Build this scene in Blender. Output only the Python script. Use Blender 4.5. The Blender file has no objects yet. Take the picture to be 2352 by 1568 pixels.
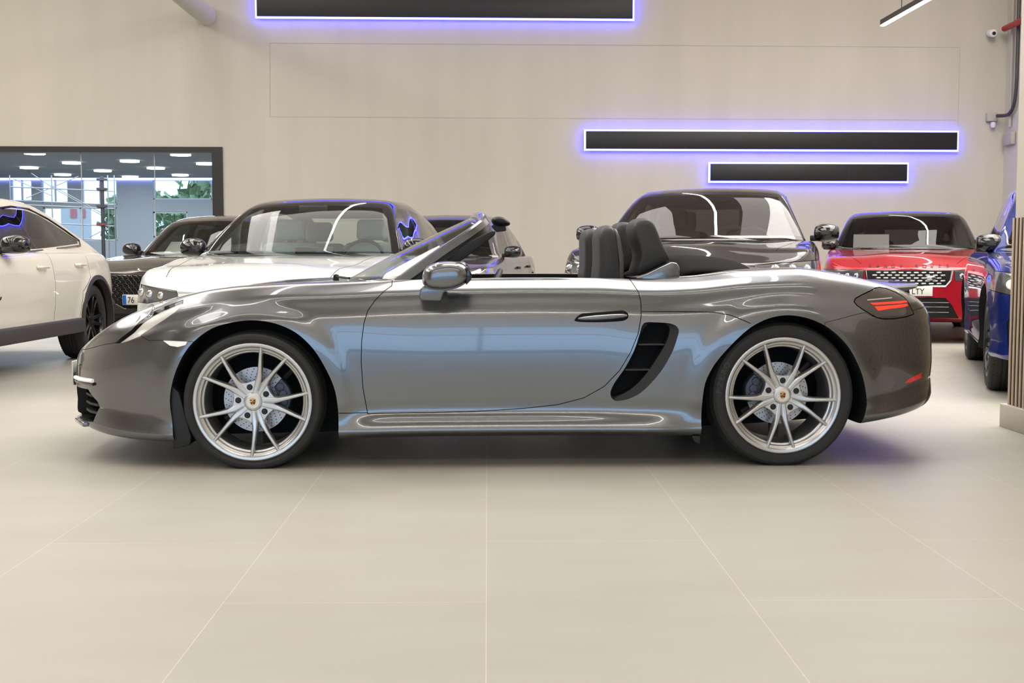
import bpy, bmesh, math, random
from mathutils import Vector, Matrix
from mathutils.bvhtree import BVHTree
random.seed(7)
C = bpy.context.scene.collection
PI = math.pi
# ------------------------------------------------------------------ camera model (used to survey points of the photograph)
F = 2800.0; PT = math.atan(197/F); CP, SP = math.cos(PT), math.sin(PT)
def ray(px, py):
    u = (px-1176)/F; v = (py-784)/F
    return Vector((u, CP-v*SP, -SP-v*CP))
CAM = Vector((0, 0, 1))
def at(px, py, Y):
    d = ray(px, py); return CAM+d*(Y/d.y)
def atz(px, py, z):
    d = ray(px, py); return CAM+d*((z-1)/d.z)
WT = math.tan(math.radians(2.0)); WY = 20.6
def wallpt(px, py, off=0.0):           # point on the rear wall plane  Y = WY + WT*x
    d = ray(px, py); return CAM+d*((WY-off)/(d.y-WT*d.x))

# ------------------------------------------------------------------ materials
MATS = {}
def mat(name, col, rough=.5, metal=0., coat=0., spec=.5, emit=None, es=0., trans=0., ior=1.45, coatr=.03):
    if name in MATS: return MATS[name]
    m = bpy.data.materials.new(name); m.use_nodes = True
    b = m.node_tree.nodes['Principled BSDF']
    b.inputs['Base Color'].default_value = (*col, 1); b.inputs['Roughness'].default_value = rough
    b.inputs['Metallic'].default_value = metal; b.inputs['Coat Weight'].default_value = coat
    b.inputs['Coat Roughness'].default_value = coatr; b.inputs['Specular IOR Level'].default_value = spec
    b.inputs['IOR'].default_value = ior; b.inputs['Coat IOR'].default_value = 1.6 if coat else 1.5; b.inputs['Transmission Weight'].default_value = trans
    if emit: b.inputs['Emission Color'].default_value = (*emit, 1); b.inputs['Emission Strength'].default_value = es
    MATS[name] = m; return m
def thin_glass(name, tint, refl_rough=.0, f0=1.5, gloss=(1, 1, 1)):
    m = bpy.data.materials.new(name); m.use_nodes = True; nt = m.node_tree; nt.nodes.clear()
    o = nt.nodes.new('ShaderNodeOutputMaterial'); mx = nt.nodes.new('ShaderNodeMixShader')
    t = nt.nodes.new('ShaderNodeBsdfTransparent'); g = nt.nodes.new('ShaderNodeBsdfGlossy'); fr = nt.nodes.new('ShaderNodeFresnel')
    t.inputs[0].default_value = (*[c**.5 for c in tint], 1); g.inputs['Color'].default_value = (*gloss, 1); g.inputs['Roughness'].default_value = refl_rough
    fr.inputs[0].default_value = f0
    # only the outer skin of a pane reflects; the back of each face just lets light through
    geo = nt.nodes.new('ShaderNodeNewGeometry'); inv = nt.nodes.new('ShaderNodeMath'); inv.operation = 'SUBTRACT'; inv.inputs[0].default_value = 1
    mul = nt.nodes.new('ShaderNodeMath'); mul.operation = 'MULTIPLY'
    nt.links.new(geo.outputs['Backfacing'], inv.inputs[1]); nt.links.new(inv.outputs[0], mul.inputs[0]); nt.links.new(fr.outputs[0], mul.inputs[1])
    nt.links.new(mul.outputs[0], mx.inputs[0]); nt.links.new(t.outputs[0], mx.inputs[1]); nt.links.new(g.outputs[0], mx.inputs[2])
    nt.links.new(mx.outputs[0], o.inputs[0]); MATS[name] = m; return m
def noise_mix(m, scale, c1, c2, inp='Base Color', detail=6, vec_scale=(1, 1, 1), bump=0., rot=0):
    nt = m.node_tree; b = nt.nodes['Principled BSDF']
    tc = nt.nodes.new('ShaderNodeTexCoord'); mp = nt.nodes.new('ShaderNodeMapping'); mp.inputs['Scale'].default_value = vec_scale
    mp.inputs['Rotation'].default_value = (0, 0, rot)
    n = nt.nodes.new('ShaderNodeTexNoise'); n.inputs['Scale'].default_value = scale; n.inputs['Detail'].default_value = detail
    r = nt.nodes.new('ShaderNodeValToRGB'); r.color_ramp.elements[0].position = .3; r.color_ramp.elements[1].position = .7
    r.color_ramp.elements[0].color = (*c1, 1); r.color_ramp.elements[1].color = (*c2, 1)
    nt.links.new(tc.outputs['Object'], mp.inputs[0]); nt.links.new(mp.outputs[0], n.inputs['Vector']); nt.links.new(n.outputs[0], r.inputs[0])
    nt.links.new(r.outputs[0], b.inputs[inp])
    if bump:
        bp = nt.nodes.new('ShaderNodeBump'); bp.inputs['Strength'].default_value = bump; bp.inputs['Distance'].default_value = .01
        nt.links.new(n.outputs[0], bp.inputs['Height']); nt.links.new(bp.outputs[0], b.inputs['Normal'])
    return r

M_grey = mat('grey_metallic_paint', (.175, .182, .198), .25, 1., 1.)
M_white = mat('warm_white_paint', (.74, .70, .62), .35, 0, 1.)
M_silver = mat('pale_silver_white_paint', (.62, .64, .63), .35, .1, 1.)
M_blackp = mat('black_paint', (.006, .006, .007), .3, 0, .8, spec=.1)
M_browng = mat('dark_bronze_grey_paint', (.06, .052, .05), .3, .5, 1.)
M_slate = mat('slate_grey_paint', (.085, .078, .08), .35, .4, 1.)
M_red = mat('deep_red_paint', (.42, .008, .018), .3, .25, 1.)
M_blue = mat('deep_blue_paint', (.006, .02, .17), .3, .3, 1.)
M_gap = mat('dark_gap', (.006, .006, .007), .8)
M_plastic = mat('black_plastic', (.016, .016, .017), .5)
M_gloss = mat('gloss_black', (.008, .008, .009), .08, 0, .5)
M_clad = mat('dark_cladding', (.045, .04, .042), .55)
M_rubber = mat('tyre_rubber', (.022, .022, .022), .62)
M_alloy = mat('silver_alloy', (.62, .62, .63), .28, .85)
M_dalloy = mat('black_alloy', (.02, .02, .021), .25, .5, .4)
M_disc = mat('brake_disc_steel', (.5, .5, .52), .35, .8)
M_cal = mat('caliper_grey', (.07, .08, .11), .4, .2)
M_chrome = mat('chrome', (.75, .75, .76), .08, 1.)
M_leather = mat('dark_leather', (.045, .043, .042), .5)
M_leather2 = mat('leather_back', (.11, .105, .1), .45)
M_canvas = mat('black_canvas', (.013, .012, .013), .9, spec=.1)
M_tan = mat('tan_leather', (.28, .19, .13), .55)
M_teal = mat('pale_teal_leather', (.32, .42, .42), .6)
M_dash = mat('dash', (.02, .022, .022), .6)
M_plate = mat('plate_white', (.75, .75, .7), .4)
M_pblue = mat('plate_blue', (.02, .12, .5), .4)
M_ink = mat('black_ink', (.01, .01, .01), .5)
M_redlens = mat('red_lens', (.7, .01, .01), .2, 0, 1., emit=(1, .02, .02), es=.12)
M_redglow = mat('red_light_bar', (.8, .03, .02), .3, emit=(1, .06, .02), es=.75)
M_dlens = mat('smoked_red_lens', (.05, .035, .033), .12, 0, 1.)
M_gold = mat('gold', (.75, .5, .15), .3, .6)
M_crred = mat('crest_red', (.35, .01, .02), .4)
M_paper = mat('paper', (.78, .77, .74), .7)
M_frame = mat('anodised_frame', (.035, .034, .034), .4, .3)
M_lamp = mat('headlamp_silver', (.75, .74, .70), .3, .3)
M_led = mat('led_white', (1, 1, 1), .5, emit=(1, .97, .92), es=14)
M_lamp2 = mat('lamp_chrome_dark', (.22, .22, .23), .14, .7, .5)
M_drl = mat('lamp_white', (.85, .85, .83), .2, emit=(1, .97, .92), es=.25)
G_clear = thin_glass('clear_glass', (.80, .86, .83))
G_tint = thin_glass('tinted_glass', (.50, .54, .52), f0=1.62)
G_dark = thin_glass('privacy_glass', (.13, .125, .12), f0=1.6)
G_lens = thin_glass('lens_glass', (.95, .95, .95))
G_wall = thin_glass('partition_glass', (.92, .95, .97), f0=1.35)

# ------------------------------------------------------------------ mesh helpers
def link(name, me, m=None, parent=None, smooth=False, loc=None, keepmat=False):
    o = bpy.data.objects.new(name, me); C.objects.link(o)
    if m is not None and not keepmat:
        me.materials.clear(); me.materials.append(m)
    if smooth:
        me.polygons.foreach_set('use_smooth', [True]*len(me.polygons)); me.update()
    if parent: o.parent = parent
    if loc: o.location = loc
    return o
def tag(o, label=None, cat=None, group=None, kind=None):
    if label: o['label'] = label
    if cat: o['category'] = cat
    if group: o['group'] = group
    if kind: o['kind'] = kind
    return o
def empty(name, loc=(0, 0, 0), rz=0):
    o = bpy.data.objects.new(name, None); C.objects.link(o); o.location = loc; o.rotation_euler = (0, 0, rz)
    o.empty_display_size = .2; return o
def pymesh(vs, fs, name='m'):
    me = bpy.data.meshes.new(name); me.from_pydata([tuple(v) for v in vs], [], fs); me.update(); return me
def bevel(o, w, seg=2, ang=40):
    b = o.modifiers.new('bevel', 'BEVEL'); b.width = w; b.segments = seg; b.limit_method = 'ANGLE'; b.angle_limit = math.radians(ang)
    for p in o.data.polygons: p.use_smooth = True
    return o
class MB:
    """gathers boxes, tubes, lathes and prisms and links them as ONE mesh object"""
    def __init__(s): s.v = []; s.f = []
    def add(s, vs, fs):
        n = len(s.v); s.v += [Vector(v) for v in vs]; s.f += [tuple(i+n for i in f) for f in fs]; return s
    def box(s, a, b, M=None):
        x0, y0, z0 = a; x1, y1, z1 = b
        vs = [Vector(p) for p in ((x0, y0, z0), (x1, y0, z0), (x1, y1, z0), (x0, y1, z0), (x0, y0, z1), (x1, y0, z1), (x1, y1, z1), (x0, y1, z1))]
        if M: vs = [M@v for v in vs]
        return s.add(vs, [(0, 3, 2, 1), (4, 5, 6, 7), (0, 1, 5, 4), (1, 2, 6, 5), (2, 3, 7, 6), (3, 0, 4, 7)])
    def tube(s, pts, r, n=10, cap=True, closed=False):
        pts = [Vector(p) for p in pts]; k = len(pts); rs = r if isinstance(r, (list, tuple)) else [r]*k
        vs = []; up = Vector((0, 0, 1)); prev = None
        for i, p in enumerate(pts):
            if closed: d = pts[(i+1) % k]-pts[i-1]
            else: d = pts[min(i+1, k-1)]-pts[max(i-1, 0)]
            d.normalize()
            a = d.cross(up if abs(d.z) < .95 else Vector((0, 1, 0))).normalized()
            if prev and a.dot(prev) < 0: a = -a
            prev = a; b = d.cross(a)
            for j in range(n):
                t = 2*PI*j/n; vs.append(p+a*(rs[i]*math.cos(t))+b*(rs[i]*math.sin(t)))
        fs = []
        for i in range(k if closed else k-1):
            i2 = (i+1) % k
            for j in range(n): fs.append((i*n+j, i*n+(j+1) % n, i2*n+(j+1) % n, i2*n+j))
        if cap and not closed: fs += [tuple(range(n)), tuple(range((k-1)*n, k*n))[::-1]]
        return s.add(vs, fs)
    def lathe(s, prof, n=48, axis='Y', c=(0, 0, 0), close=False, M=None):
        """profile of (radius, height along axis); axis Y turns in the XZ plane"""
        c = Vector(c); vs = []; k = len(prof)
        for r, h in prof:
            for j in range(n):
                t = 2*PI*j/n; a, b = r*math.cos(t), r*math.sin(t)
                v = Vector((a, h, b)) if axis == 'Y' else (Vector((a, b, h)) if axis == 'Z' else Vector((h, a, b)))
                vs.append((M@v if M else v)+c)
        fs = []
        for i in range(k if close else k-1):
            i2 = (i+1) % k
            for j in range(n): fs.append((i*n+j, i*n+(j+1) % n, i2*n+(j+1) % n, i2*n+j))
        if not close: fs += [tuple(range(n))[::-1], tuple(range((k-1)*n, k*n))]
        return s.add(vs, fs)
    def prism(s, poly, a, b, axis='Y', M=None):
        """poly in the plane across the axis, from a to b. Y: (x,z)  X: (y,z)  Z: (x,y)"""
        def P(q, h): return Vector((q[0], h, q[1])) if axis == 'Y' else (Vector((h, q[0], q[1])) if axis == 'X' else Vector((q[0], q[1], h)))
        n = len(poly); vs = [P(q, a) for q in poly]+[P(q, b) for q in poly]
        if M: vs = [M@v for v in vs]
        fs = [tuple(range(n)), tuple(range(n, 2*n))[::-1]]+[(i, (i+1) % n, n+(i+1) % n, n+i) for i in range(n)]
        return s.add(vs, fs)
    def mesh(s, fix=True):
        me = pymesh(s.v, s.f)
        if fix:
            bm = bmesh.new(); bm.from_mesh(me); bmesh.ops.recalc_face_normals(bm, faces=bm.faces); bm.to_mesh(me); bm.free()
        return me
    def build(s, name, m, parent=None, smooth=False, bev=0, seg=2, fix=True):
        o = link(name, s.mesh(fix), m, parent)
        if smooth: shade_auto(o)
        if bev: bevel(o, bev, seg)
        return o
def shade_auto(o, ang=38):
    me = o.data; bm = bmesh.new(); bm.from_mesh(me); a = math.radians(ang)
    for f in bm.faces: f.smooth = True
    for e in bm.edges:
        if len(e.link_faces) == 2 and e.calc_face_angle(0) > a: e.smooth = False
    bm.to_mesh(me); bm.free()
def pchip(xs, ys, x):
    n = len(xs)
    if x <= xs[0]: return ys[0]
    if x >= xs[-1]: return ys[-1]
    h = [xs[i+1]-xs[i] for i in range(n-1)]; d = [(ys[i+1]-ys[i])/h[i] for i in range(n-1)]
    def sl(i):
        if i == 0: return d[0]
        if i == n-1: return d[-1]
        if d[i-1]*d[i] <= 0: return 0
        w1 = 2*h[i]+h[i-1]; w2 = h[i]+2*h[i-1]; return (w1+w2)/(w1/d[i-1]+w2/d[i])
    i = max(j for j in range(n-1) if xs[j] <= x); t = (x-xs[i])/h[i]; a, b = sl(i), sl(i+1)
    return (2*t**3-3*t*t+1)*ys[i]+(t**3-2*t*t+t)*h[i]*a+(-2*t**3+3*t*t)*ys[i+1]+(t**3-t*t)*h[i]*b
def catmull(pts, per, closed=False):
    out = []; n = len(pts); P = [Vector(p) for p in pts]
    for i in range(n if closed else n-1):
        if closed: p0, p1, p2, p3 = P[i-1], P[i], P[(i+1) % n], P[(i+2) % n]
        else: p0, p1, p2, p3 = P[max(i-1, 0)], P[i], P[i+1], P[min(i+2, n-1)]
        for j in range(per):
            t = j/per
            # centripetal-like damping keeps uneven control points from overshooting
            l = (p2-p1).length+1e-9; m1 = (p2-p0)*min(1, l/((p1-p0).length+1e-9)) if (p1-p0).length else (p2-p0); m2 = (p3-p1)*min(1, l/((p3-p2).length+1e-9)) if (p3-p2).length else (p3-p1)
            m1 = m1*.5; m2 = m2*.5
            out.append((2*t**3-3*t*t+1)*p1+(t**3-2*t*t+t)*m1+(-2*t**3+3*t*t)*p2+(t**3-t*t)*m2)
    if not closed: out.append(P[-1])
    return out
def volume(me):
    bm = bmesh.new(); bm.from_mesh(me); v = abs(bm.calc_volume()); bm.free(); return v
def boolean(a, b, op, m_cut=None, keep=.33, lo=None):
    """a, b meshes -> new mesh; b's faces may carry the cut material. A result that lost its bulk is retried with a nudged cutter"""
    if m_cut is not None:
        b.materials.clear(); b.materials.append(m_cut)
    va = volume(a); a0 = a
    for k in range(8):
        if k:
            a = a0.copy(); bm = bmesh.new(); bm.from_mesh(a); d_ = (0, 1e-5, 5e-5, 2e-4, 1e-5, 5e-5, 2e-4, 5e-4)[k]
            bmesh.ops.remove_doubles(bm, verts=bm.verts, dist=d_); bmesh.ops.dissolve_degenerate(bm, dist=d_, edges=bm.edges)
            if k: bmesh.ops.triangulate(bm, faces=bm.faces)
            bm.to_mesh(a); bm.free()
        oa = bpy.data.objects.new('ta', a); ob = bpy.data.objects.new('tb', b); C.objects.link(oa); C.objects.link(ob)
        if k: ob.location = (.0003*k, .0002*k, -.0002*k)
        md = oa.modifiers.new('b', 'BOOLEAN'); md.operation = op; md.solver = 'EXACT'; md.object = ob; md.material_mode = 'TRANSFER'; md.use_self = k >= 6
        dg = bpy.context.evaluated_depsgraph_get(); ev = oa.evaluated_get(dg)
        me = bpy.data.meshes.new_from_object(ev, preserve_all_data_layers=False, depsgraph=dg)
        bpy.data.objects.remove(oa); bpy.data.objects.remove(ob)
        v_ = volume(me)
        if (op == 'DIFFERENCE' and v_ > keep*va and len(me.polygons) > .3*len(a.polygons)) or (op == 'INTERSECT' and len(me.polygons) > 3 and v_ > 1e-7 and (lo is None or v_ > lo)): return me
        print('RETRY', k, len(a.polygons), len(me.polygons), op, va, v_)
    print('BOOLEAN weak', len(a.polygons), len(me.polygons)); return me
def copy_mesh(me): return me.copy()
class NormalSource:
    """gives cut pieces the smooth normals of the uncut surface they came from"""
    def __init__(s, me):
        s.vs = [v.co.copy() for v in me.vertices]; s.ns = [v.normal.copy() for v in me.vertices]
        s.fs = [tuple(p.vertices) for p in me.polygons]
        me.calc_loop_triangles(); s.tri = [tuple(t.vertices) for t in me.loop_triangles]
        s.t = BVHTree.FromPolygons(s.vs, s.tri); 
    def apply(s, me, centre=None):
        from mathutils.interpolate import poly_3d_calc
        bm = bmesh.new(); bm.from_mesh(me); bmesh.ops.dissolve_degenerate(bm, dist=1e-6, edges=bm.edges); bm.to_mesh(me); bm.free()
        me.polygons.foreach_set('use_smooth', [True]*len(me.polygons)); me.update()
        out = [None]*len(me.loops); cache = {}
        for p in me.polygons:
            pn = p.normal
            for li in p.loop_indices:
                vi = me.loops[li].vertex_index
                if vi not in cache:
                    co = me.vertices[vi].co; loc, n, idx, d = s.t.find_nearest(co)
                    if d is None or d > 2e-3: cache[vi] = None
                    else:
                        tr = s.tri[idx]; w = poly_3d_calc([s.vs[k] for k in tr], loc)
                        nn = Vector((0, 0, 0))
                        for k, ww in zip(tr, w): nn += s.ns[k]*ww
                        cache[vi] = nn.normalized()
                n = cache[vi]
                out[li] = (n if n.dot(pn) > 0 else -n) if (n is not None and abs(n.dot(pn)) > .62) else pn.copy()
        me.normals_split_custom_set([tuple(n) for n in out]); me.update(); return me
def mirrored(me):
    m2 = me.copy(); m2.transform(Matrix.Scale(-1, 4, (0, 1, 0))); m2.flip_normals(); return m2
def mirror_custom(me, ns_src):
    """mirror a mesh across y=0 and rebuild its custom normals"""
    m2 = me.copy(); bm = bmesh.new(); bm.from_mesh(m2)
    for v in bm.verts: v.co.y = -v.co.y
    bmesh.ops.reverse_faces(bm, faces=bm.faces); bm.to_mesh(m2); bm.free()
    return ns_src.apply(m2)
def offset_poly(poly, d):
    """grow a closed 2D polygon outward by d"""
    n = len(poly); A = sum(poly[i][0]*poly[(i+1) % n][1]-poly[(i+1) % n][0]*poly[i][1] for i in range(n)); sg = 1 if A > 0 else -1
    out = []
    for i in range(n):
        p0, p1, p2 = Vector(poly[i-1][:2]), Vector(poly[i][:2]), Vector(poly[(i+1) % n][:2])
        a = (p1-p0).normalized(); b = (p2-p1).normalized(); na = Vector((a.y, -a.x))*sg; nb = Vector((b.y, -b.x))*sg
        m = (na+nb); L = m.length
        if L < 1e-6: out.append(tuple(p1+na*d)); continue
        m /= L; out.append(tuple(p1+m*(d/max(.5, m.dot(na)))))
    return out
def strip_poly(pts, w):
    """thin band polygon around an open 2D line"""
    P = [Vector(p) for p in pts]; L = []; R = []
    for i, p in enumerate(P):
        d = (P[min(i+1, len(P)-1)]-P[max(i-1, 0)]).normalized(); n = Vector((-d.y, d.x))*w/2
        L.append(tuple(p+n)); R.append(tuple(p-n))
    return L+R[::-1]
def text_mesh(s, size, depth=.0, align='LEFT', squeeze=1.):
    cu = bpy.data.curves.new('t', 'FONT'); cu.body = s; cu.size = size; cu.extrude = depth; cu.align_x = align
    o = bpy.data.objects.new('t', cu); C.objects.link(o); dg = bpy.context.evaluated_depsgraph_get()
    me = bpy.data.meshes.new_from_object(o.evaluated_get(dg)); bpy.data.objects.remove(o); bpy.data.curves.remove(cu)
    me.transform(Matrix.Diagonal((squeeze, 1, 1, 1))); return me
def join_meshes(lst):
    """[(mesh, material)] -> one mesh with a slot per material"""
    bm = bmesh.new(); mats = []
    for me, m in lst:
        n0 = len(bm.faces); bm.from_mesh(me); bm.faces.ensure_lookup_table()
        if m not in mats: mats.append(m)
        for f in bm.faces[n0:]: f.material_index = mats.index(m)
    out = bpy.data.meshes.new('j'); bm.to_mesh(out); bm.free()
    for m in mats: out.materials.append(m)
    return out
def loft_half(rows, secfun, nrow, per, dens=None):
    """rows: list of parameter tuples; secfun(params)->(y,z) outline from bottom centre to top centre, y<=0.
       returns closed half solid (capped by the plane y=0)"""
    ncol = len(rows[0]); xs = list(range(len(rows))); cols = [[r[k] for r in rows] for k in range(ncol)]
    vs = []; N = None; R = []
    for i in range(nrow+1):
        u = i/nrow*(len(rows)-1); p = [pchip(xs, c, u) for c in cols]; sec = catmull([Vector((a, b, 0)) for a, b in secfun(p)], per)
        N = len(sec); R.append([Vector((p[0], min(0, q.x), q.y)) for q in sec])
    vs = [v for r in R for v in r]; fs = []
    for i in range(nrow):
        for j in range(N-1): fs.append((i*N+j, (i+1)*N+j, (i+1)*N+j+1, i*N+j+1))
    fs.append(tuple(i*N for i in range(nrow+1))[::-1]+tuple(i*N+N-1 for i in range(nrow+1)))
    fs.append(tuple(range(N))); fs.append(tuple(range(nrow*N, nrow*N+N))[::-1])
    return vs, fs, N
def clean_solid(me):
    bm = bmesh.new(); bm.from_mesh(me); bmesh.ops.remove_doubles(bm, verts=bm.verts, dist=2e-5); bmesh.ops.dissolve_degenerate(bm, dist=1e-5, edges=bm.edges)
    bmesh.ops.recalc_face_normals(bm, faces=bm.faces); bm.to_mesh(me); bm.free(); me.update(); return me

# ------------------------------------------------------------------ wheels
def tyre_mesh(R, rr, w, hub_z, tread=True, n=96):
    """outer side at y=0, inner side at y=w; flattened where it meets the floor"""
    s = R-rr
    prof = [(rr-.012, .012), (rr+.004, .002), (rr+s*.35, -.006), (rr+s*.62, -.004), (rr+s*.8, .006), (R-.012, .02), (R-.004, .034), (R, .055)]
    for k in range(1, 5):
        y = .055+(w-.11)*k/5
        prof += [(R+.0005, y-.006), (R-.007, y-.0055), (R-.007, y+.0055), (R+.0005, y+.006)]
    prof += [(R, w-.055), (R-.004, w-.034), (R-.012, w-.02), (rr+s*.5, w+.003), (rr-.012, w-.012)]
    mb = MB(); mb.lathe(prof, n, close=True)
    for v in mb.v:
        if v.z < -hub_z+.001: v.z = -hub_z+.001
    if tread:
        g = 72
        for i in range(g):
            a = 2*PI*i/g
            if math.sin(a)*R < -hub_z+.02: continue
            for y0, y1 in ((.02, .05), (w-.05, w-.02)):
                M = Matrix.Rotation(-a, 4, 'Y'); mb.box((R-.014, y0, -.004), (R-.0035 if y0 < .1 else R-.003, y1, .004), M)
    return mb.mesh()
def text_ring(mb_list, s, r, a0, da, size, y):
    for i, ch in enumerate(s):
        if ch == ' ': continue
        me = text_mesh(ch, size, .0006, 'CENTER'); a = a0-i*da
        me.transform(Matrix.Rotation(PI/2, 4, 'X')); me.transform(Matrix.Translation((0, y, r)))
        me.transform(Matrix.Rotation(PI/2-a, 4, 'Y')); mb_list.append(me)
def sports_wheel(parent, loc, R, hub_z, axis_deg, w, disc_r, cal_deg, side, lettering=None, dim=False):
    """silver wheel of five spoke pairs; side=-1 faces local -Y"""
    rr = .278; rim = MB()
    rim.lathe([(rr, .012), (rr+.001, .0), (rr-.004, -.004), (rr-.016, -.002), (rr-.022, .008), (rr-.028, .012), (rr-.034, .014), (rr-.036, .030), (rr-.046, .034), (rr-.05, .05), (rr-.052, w-.03), (rr-.02, w-.01), (rr, w-.012),
               (rr-.004, w-.004), (rr-.024, w), (rr-.058, w-.03), (rr-.056, .052), (rr-.046, .038)][:13]+[(rr-.012, w-.012), (rr-.045, w-.035), (rr-.045, .05), (rr-.012, .02)], 96, close=True)
    # spokes: ridge along a bent path
    a0 = math.radians(axis_deg)
    for k in range(5):
        ax = a0+k*2*PI/5
        for sg in (-1, 1):
            path = [(.945, .247, .0075, .004, .020), (.75, .178, .0085, .006, .030), (.55, .108, .010, .008, .036), (.42, .070, .0125, .012, .040), (.33, .056, .016, .016, .040), (.2, .043, .014, .018, .034), (.1, .036, .012, .018, .030)]
            ring = []
            for i, (r_, l_, hw, yt, dp) in enumerate(path):
                d = Vector((math.cos(ax), 0, math.sin(ax))); q = Vector((-math.sin(ax), 0, math.cos(ax)))*sg
                c = d*(r_*rr)+q*(l_*rr)
                j0 = max(i-1, 0); j1 = min(i+1, len(path)-1)
                tdir = (d*(path[j1][0]-path[j0][0])+q*(path[j1][1]-path[j0][1])).normalized(); nn = Vector((tdir.z, 0, -tdir.x))
                ring.append([c+nn*hw*1.25+Vector((0, yt+dp, 0)), c+nn*hw+Vector((0, yt+.006, 0)), c+nn*hw*.55+Vector((0, yt, 0)), c-nn*hw*.55+Vector((0, yt, 0)), c-nn*hw+Vector((0, yt+.006, 0)), c-nn*hw*1.25+Vector((0, yt+dp, 0))])
            vs = [v for r in ring for v in r]; fs = []
            for i in range(len(ring)-1):
                for j in range(6): fs.append((i*6+j, i*6+(j+1) % 6, (i+1)*6+(j+1) % 6, (i+1)*6+j))
            fs += [tuple(range(6)), tuple(range(len(vs)-6, len(vs)))[::-1]]; rim.add(vs, fs)
    out = []
    for k in range(5):
        for t, r_ in ((0, .19), (8, .24), (12, .36), (18, .365), (26, .34), (36, .33), (46, .34), (54, .365), (60, .36), (64, .24)):
            a = a0+2*PI*k/5+math.radians(t); out.append((math.cos(a)*r_*rr, math.sin(a)*r_*rr))
    rim.prism(out, .0195, .06)
    rim.lathe([(.0, .012), (.036, .012), (.042, .016), (.05, .03), (.0, .03)], 40)
    if side > 0:
        for v in rim.v: v.y = -v.y
    wheel = rim.build('wheel', M_alloy, parent, smooth=True, bev=.0025, seg=2); wheel.location = loc
    def flip(me):
        if side > 0:
            me.transform(Matrix.Scale(-1, 4, (0, 1, 0))); me.flip_normals()
        return me
    ty = tyre_mesh(R, rr, w, hub_z, False)
    if lettering:
        L = [(ty, M_rubber)]; ls = []
        for s, a in lettering: text_ring(ls, s, rr+.018, a, .105, .038, -.0065)
        L += [(m, MATS.get('tyre_letter') or mat('tyre_letter', (.05, .05, .05), .5)) for m in ls]; ty = join_meshes(L)
        to = link('tyre', flip(ty), None, wheel)
    else: to = link('tyre', flip(ty), M_rubber, wheel)
    shade_auto(to, 30)
    # brake disc and caliper
    dm = MB(); y = .115; dm.lathe([(.07, y-.02), (.085, y), (disc_r, y), (disc_r, y+.028), (.06, y+.028)], 64)
    do = link('brake_disc', flip(dm.mesh()), M_disc, wheel); shade_auto(do)
    hm = MB(); kk = 0
    for i in range(30):
        a = 2*PI*i/30
        for j, r_ in enumerate((.62, .7, .78, .86, .94)):
            aa = a+j*.045+(.1 if j % 2 else 0); r0 = disc_r*r_
            c = Vector((math.cos(aa)*r0, y-.0008, math.sin(aa)*r0))
            hm.add([c+Vector((math.cos(b)*.0028, 0, math.sin(b)*.0028)) for b in [q*PI/3 for q in range(6)]], [tuple(range(6))])
    link('disc_holes', flip(hm.mesh(False)), M_gap, do)
    cm = MB(); ca = math.radians(cal_deg); arc = []
    for t in range(-9, 10): arc.append((math.cos(ca+math.radians(t*3.1))*(disc_r+.012+.006*math.cos(t*.33)), math.sin(ca+math.radians(t*3.1))*(disc_r+.012+.006*math.cos(t*.33))))
    for t in range(9, -10, -1): arc.append((math.cos(ca+math.radians(t*2.6))*(disc_r-.048), math.sin(ca+math.radians(t*2.6))*(disc_r-.048)))
    cm.prism(arc, .07, .15); 
    for t in (-16, 0, 16):
        a = ca+math.radians(t); cm.lathe([(.0, .062), (.02, .062), (.022, .075), (0, .075)], 18, c=(math.cos(a)*(disc_r-.02), 0, math.sin(a)*(disc_r-.02)))
    co = link('brake_caliper', flip(cm.mesh()), M_cal, wheel); bevel(co, .006, 2)
    # hub carrier / backing so the wheel is not see-through everywhere
    bk = MB(); bk.lathe([(0, .15), (.12, .15), (.12, .20), (0, .20)], 32); bk.box((-.02, .16, -.22), (.02, .2, .1)); bk.tube([(-.16, .18, -.1), (.05, .18, .02), (.17, .18, .14)], .016)
    link('hub_carrier', flip(bk.mesh()), M_plastic, wheel)
    for k in range(5):
        a = a0+math.radians(36+72*k); r_ = .252*rr; b = MB()
        b.lathe([(.0, .0135), (.0085, .0135), (.0095, .017), (.0165, .0205), (.0165, .03), (0, .03)], 20, c=(math.cos(a)*r_, 0, math.sin(a)*r_))
        bo = link('wheel_bolt', flip(b.mesh()), M_plastic, wheel)
    # centre cap with crest
    cap = []; m1 = MB(); m1.lathe([(0, .0085), (.030, .0085), (.033, .011), (.033, .014), (0, .014)], 40); cap.append((m1.mesh(), mat('cap_white', (.8, .79, .77), .3, .2)))
    def shield(sc, yy, sel=None):
        P = [(-.0135, .013), (-.006, .0165), (0, .0185), (.006, .0165), (.0135, .013), (.0135, -.002), (.010, -.0105), (0, -.0175), (-.010, -.0105), (-.0135, -.002)]
        if sel: P = sel
        mm = MB(); mm.add([Vector((a*sc, yy, b*sc)) for a, b in P], [tuple(range(len(P)))]); return mm.mesh(False)
    cap.append((shield(1.05, .0080), M_gold))
    for P, m in (([(-.0125, -.001), (-.002, -.001), (-.002, -.0135), (-.009, -.009)], M_crred), ([(.0125, .0115), (.003, .0115), (.003, .001), (.0125, .001)], M_crred),
                 ([(.0125, -.001), (.003, -.001), (.003, -.0125), (.009, -.009)], M_ink), ([(-.004, .004), (.004, .004), (.004, -.004), (0, -.008), (-.004, -.004)], M_ink), ([(-.0125, .0095), (-.004, .0105), (-.004, .006), (-.0125, .006)], M_ink),
                 ([(-.002, .002), (.002, .002), (.0015, -.003), (-.0015, -.003)], M_gold)):
        cap.append((shield(1, .0076-.0003*len(cap)*.3, P), m))
    cj = join_meshes(cap); 
    if side > 0: cj.transform(Matrix.Rotation(PI, 4, 'Z'))
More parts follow.
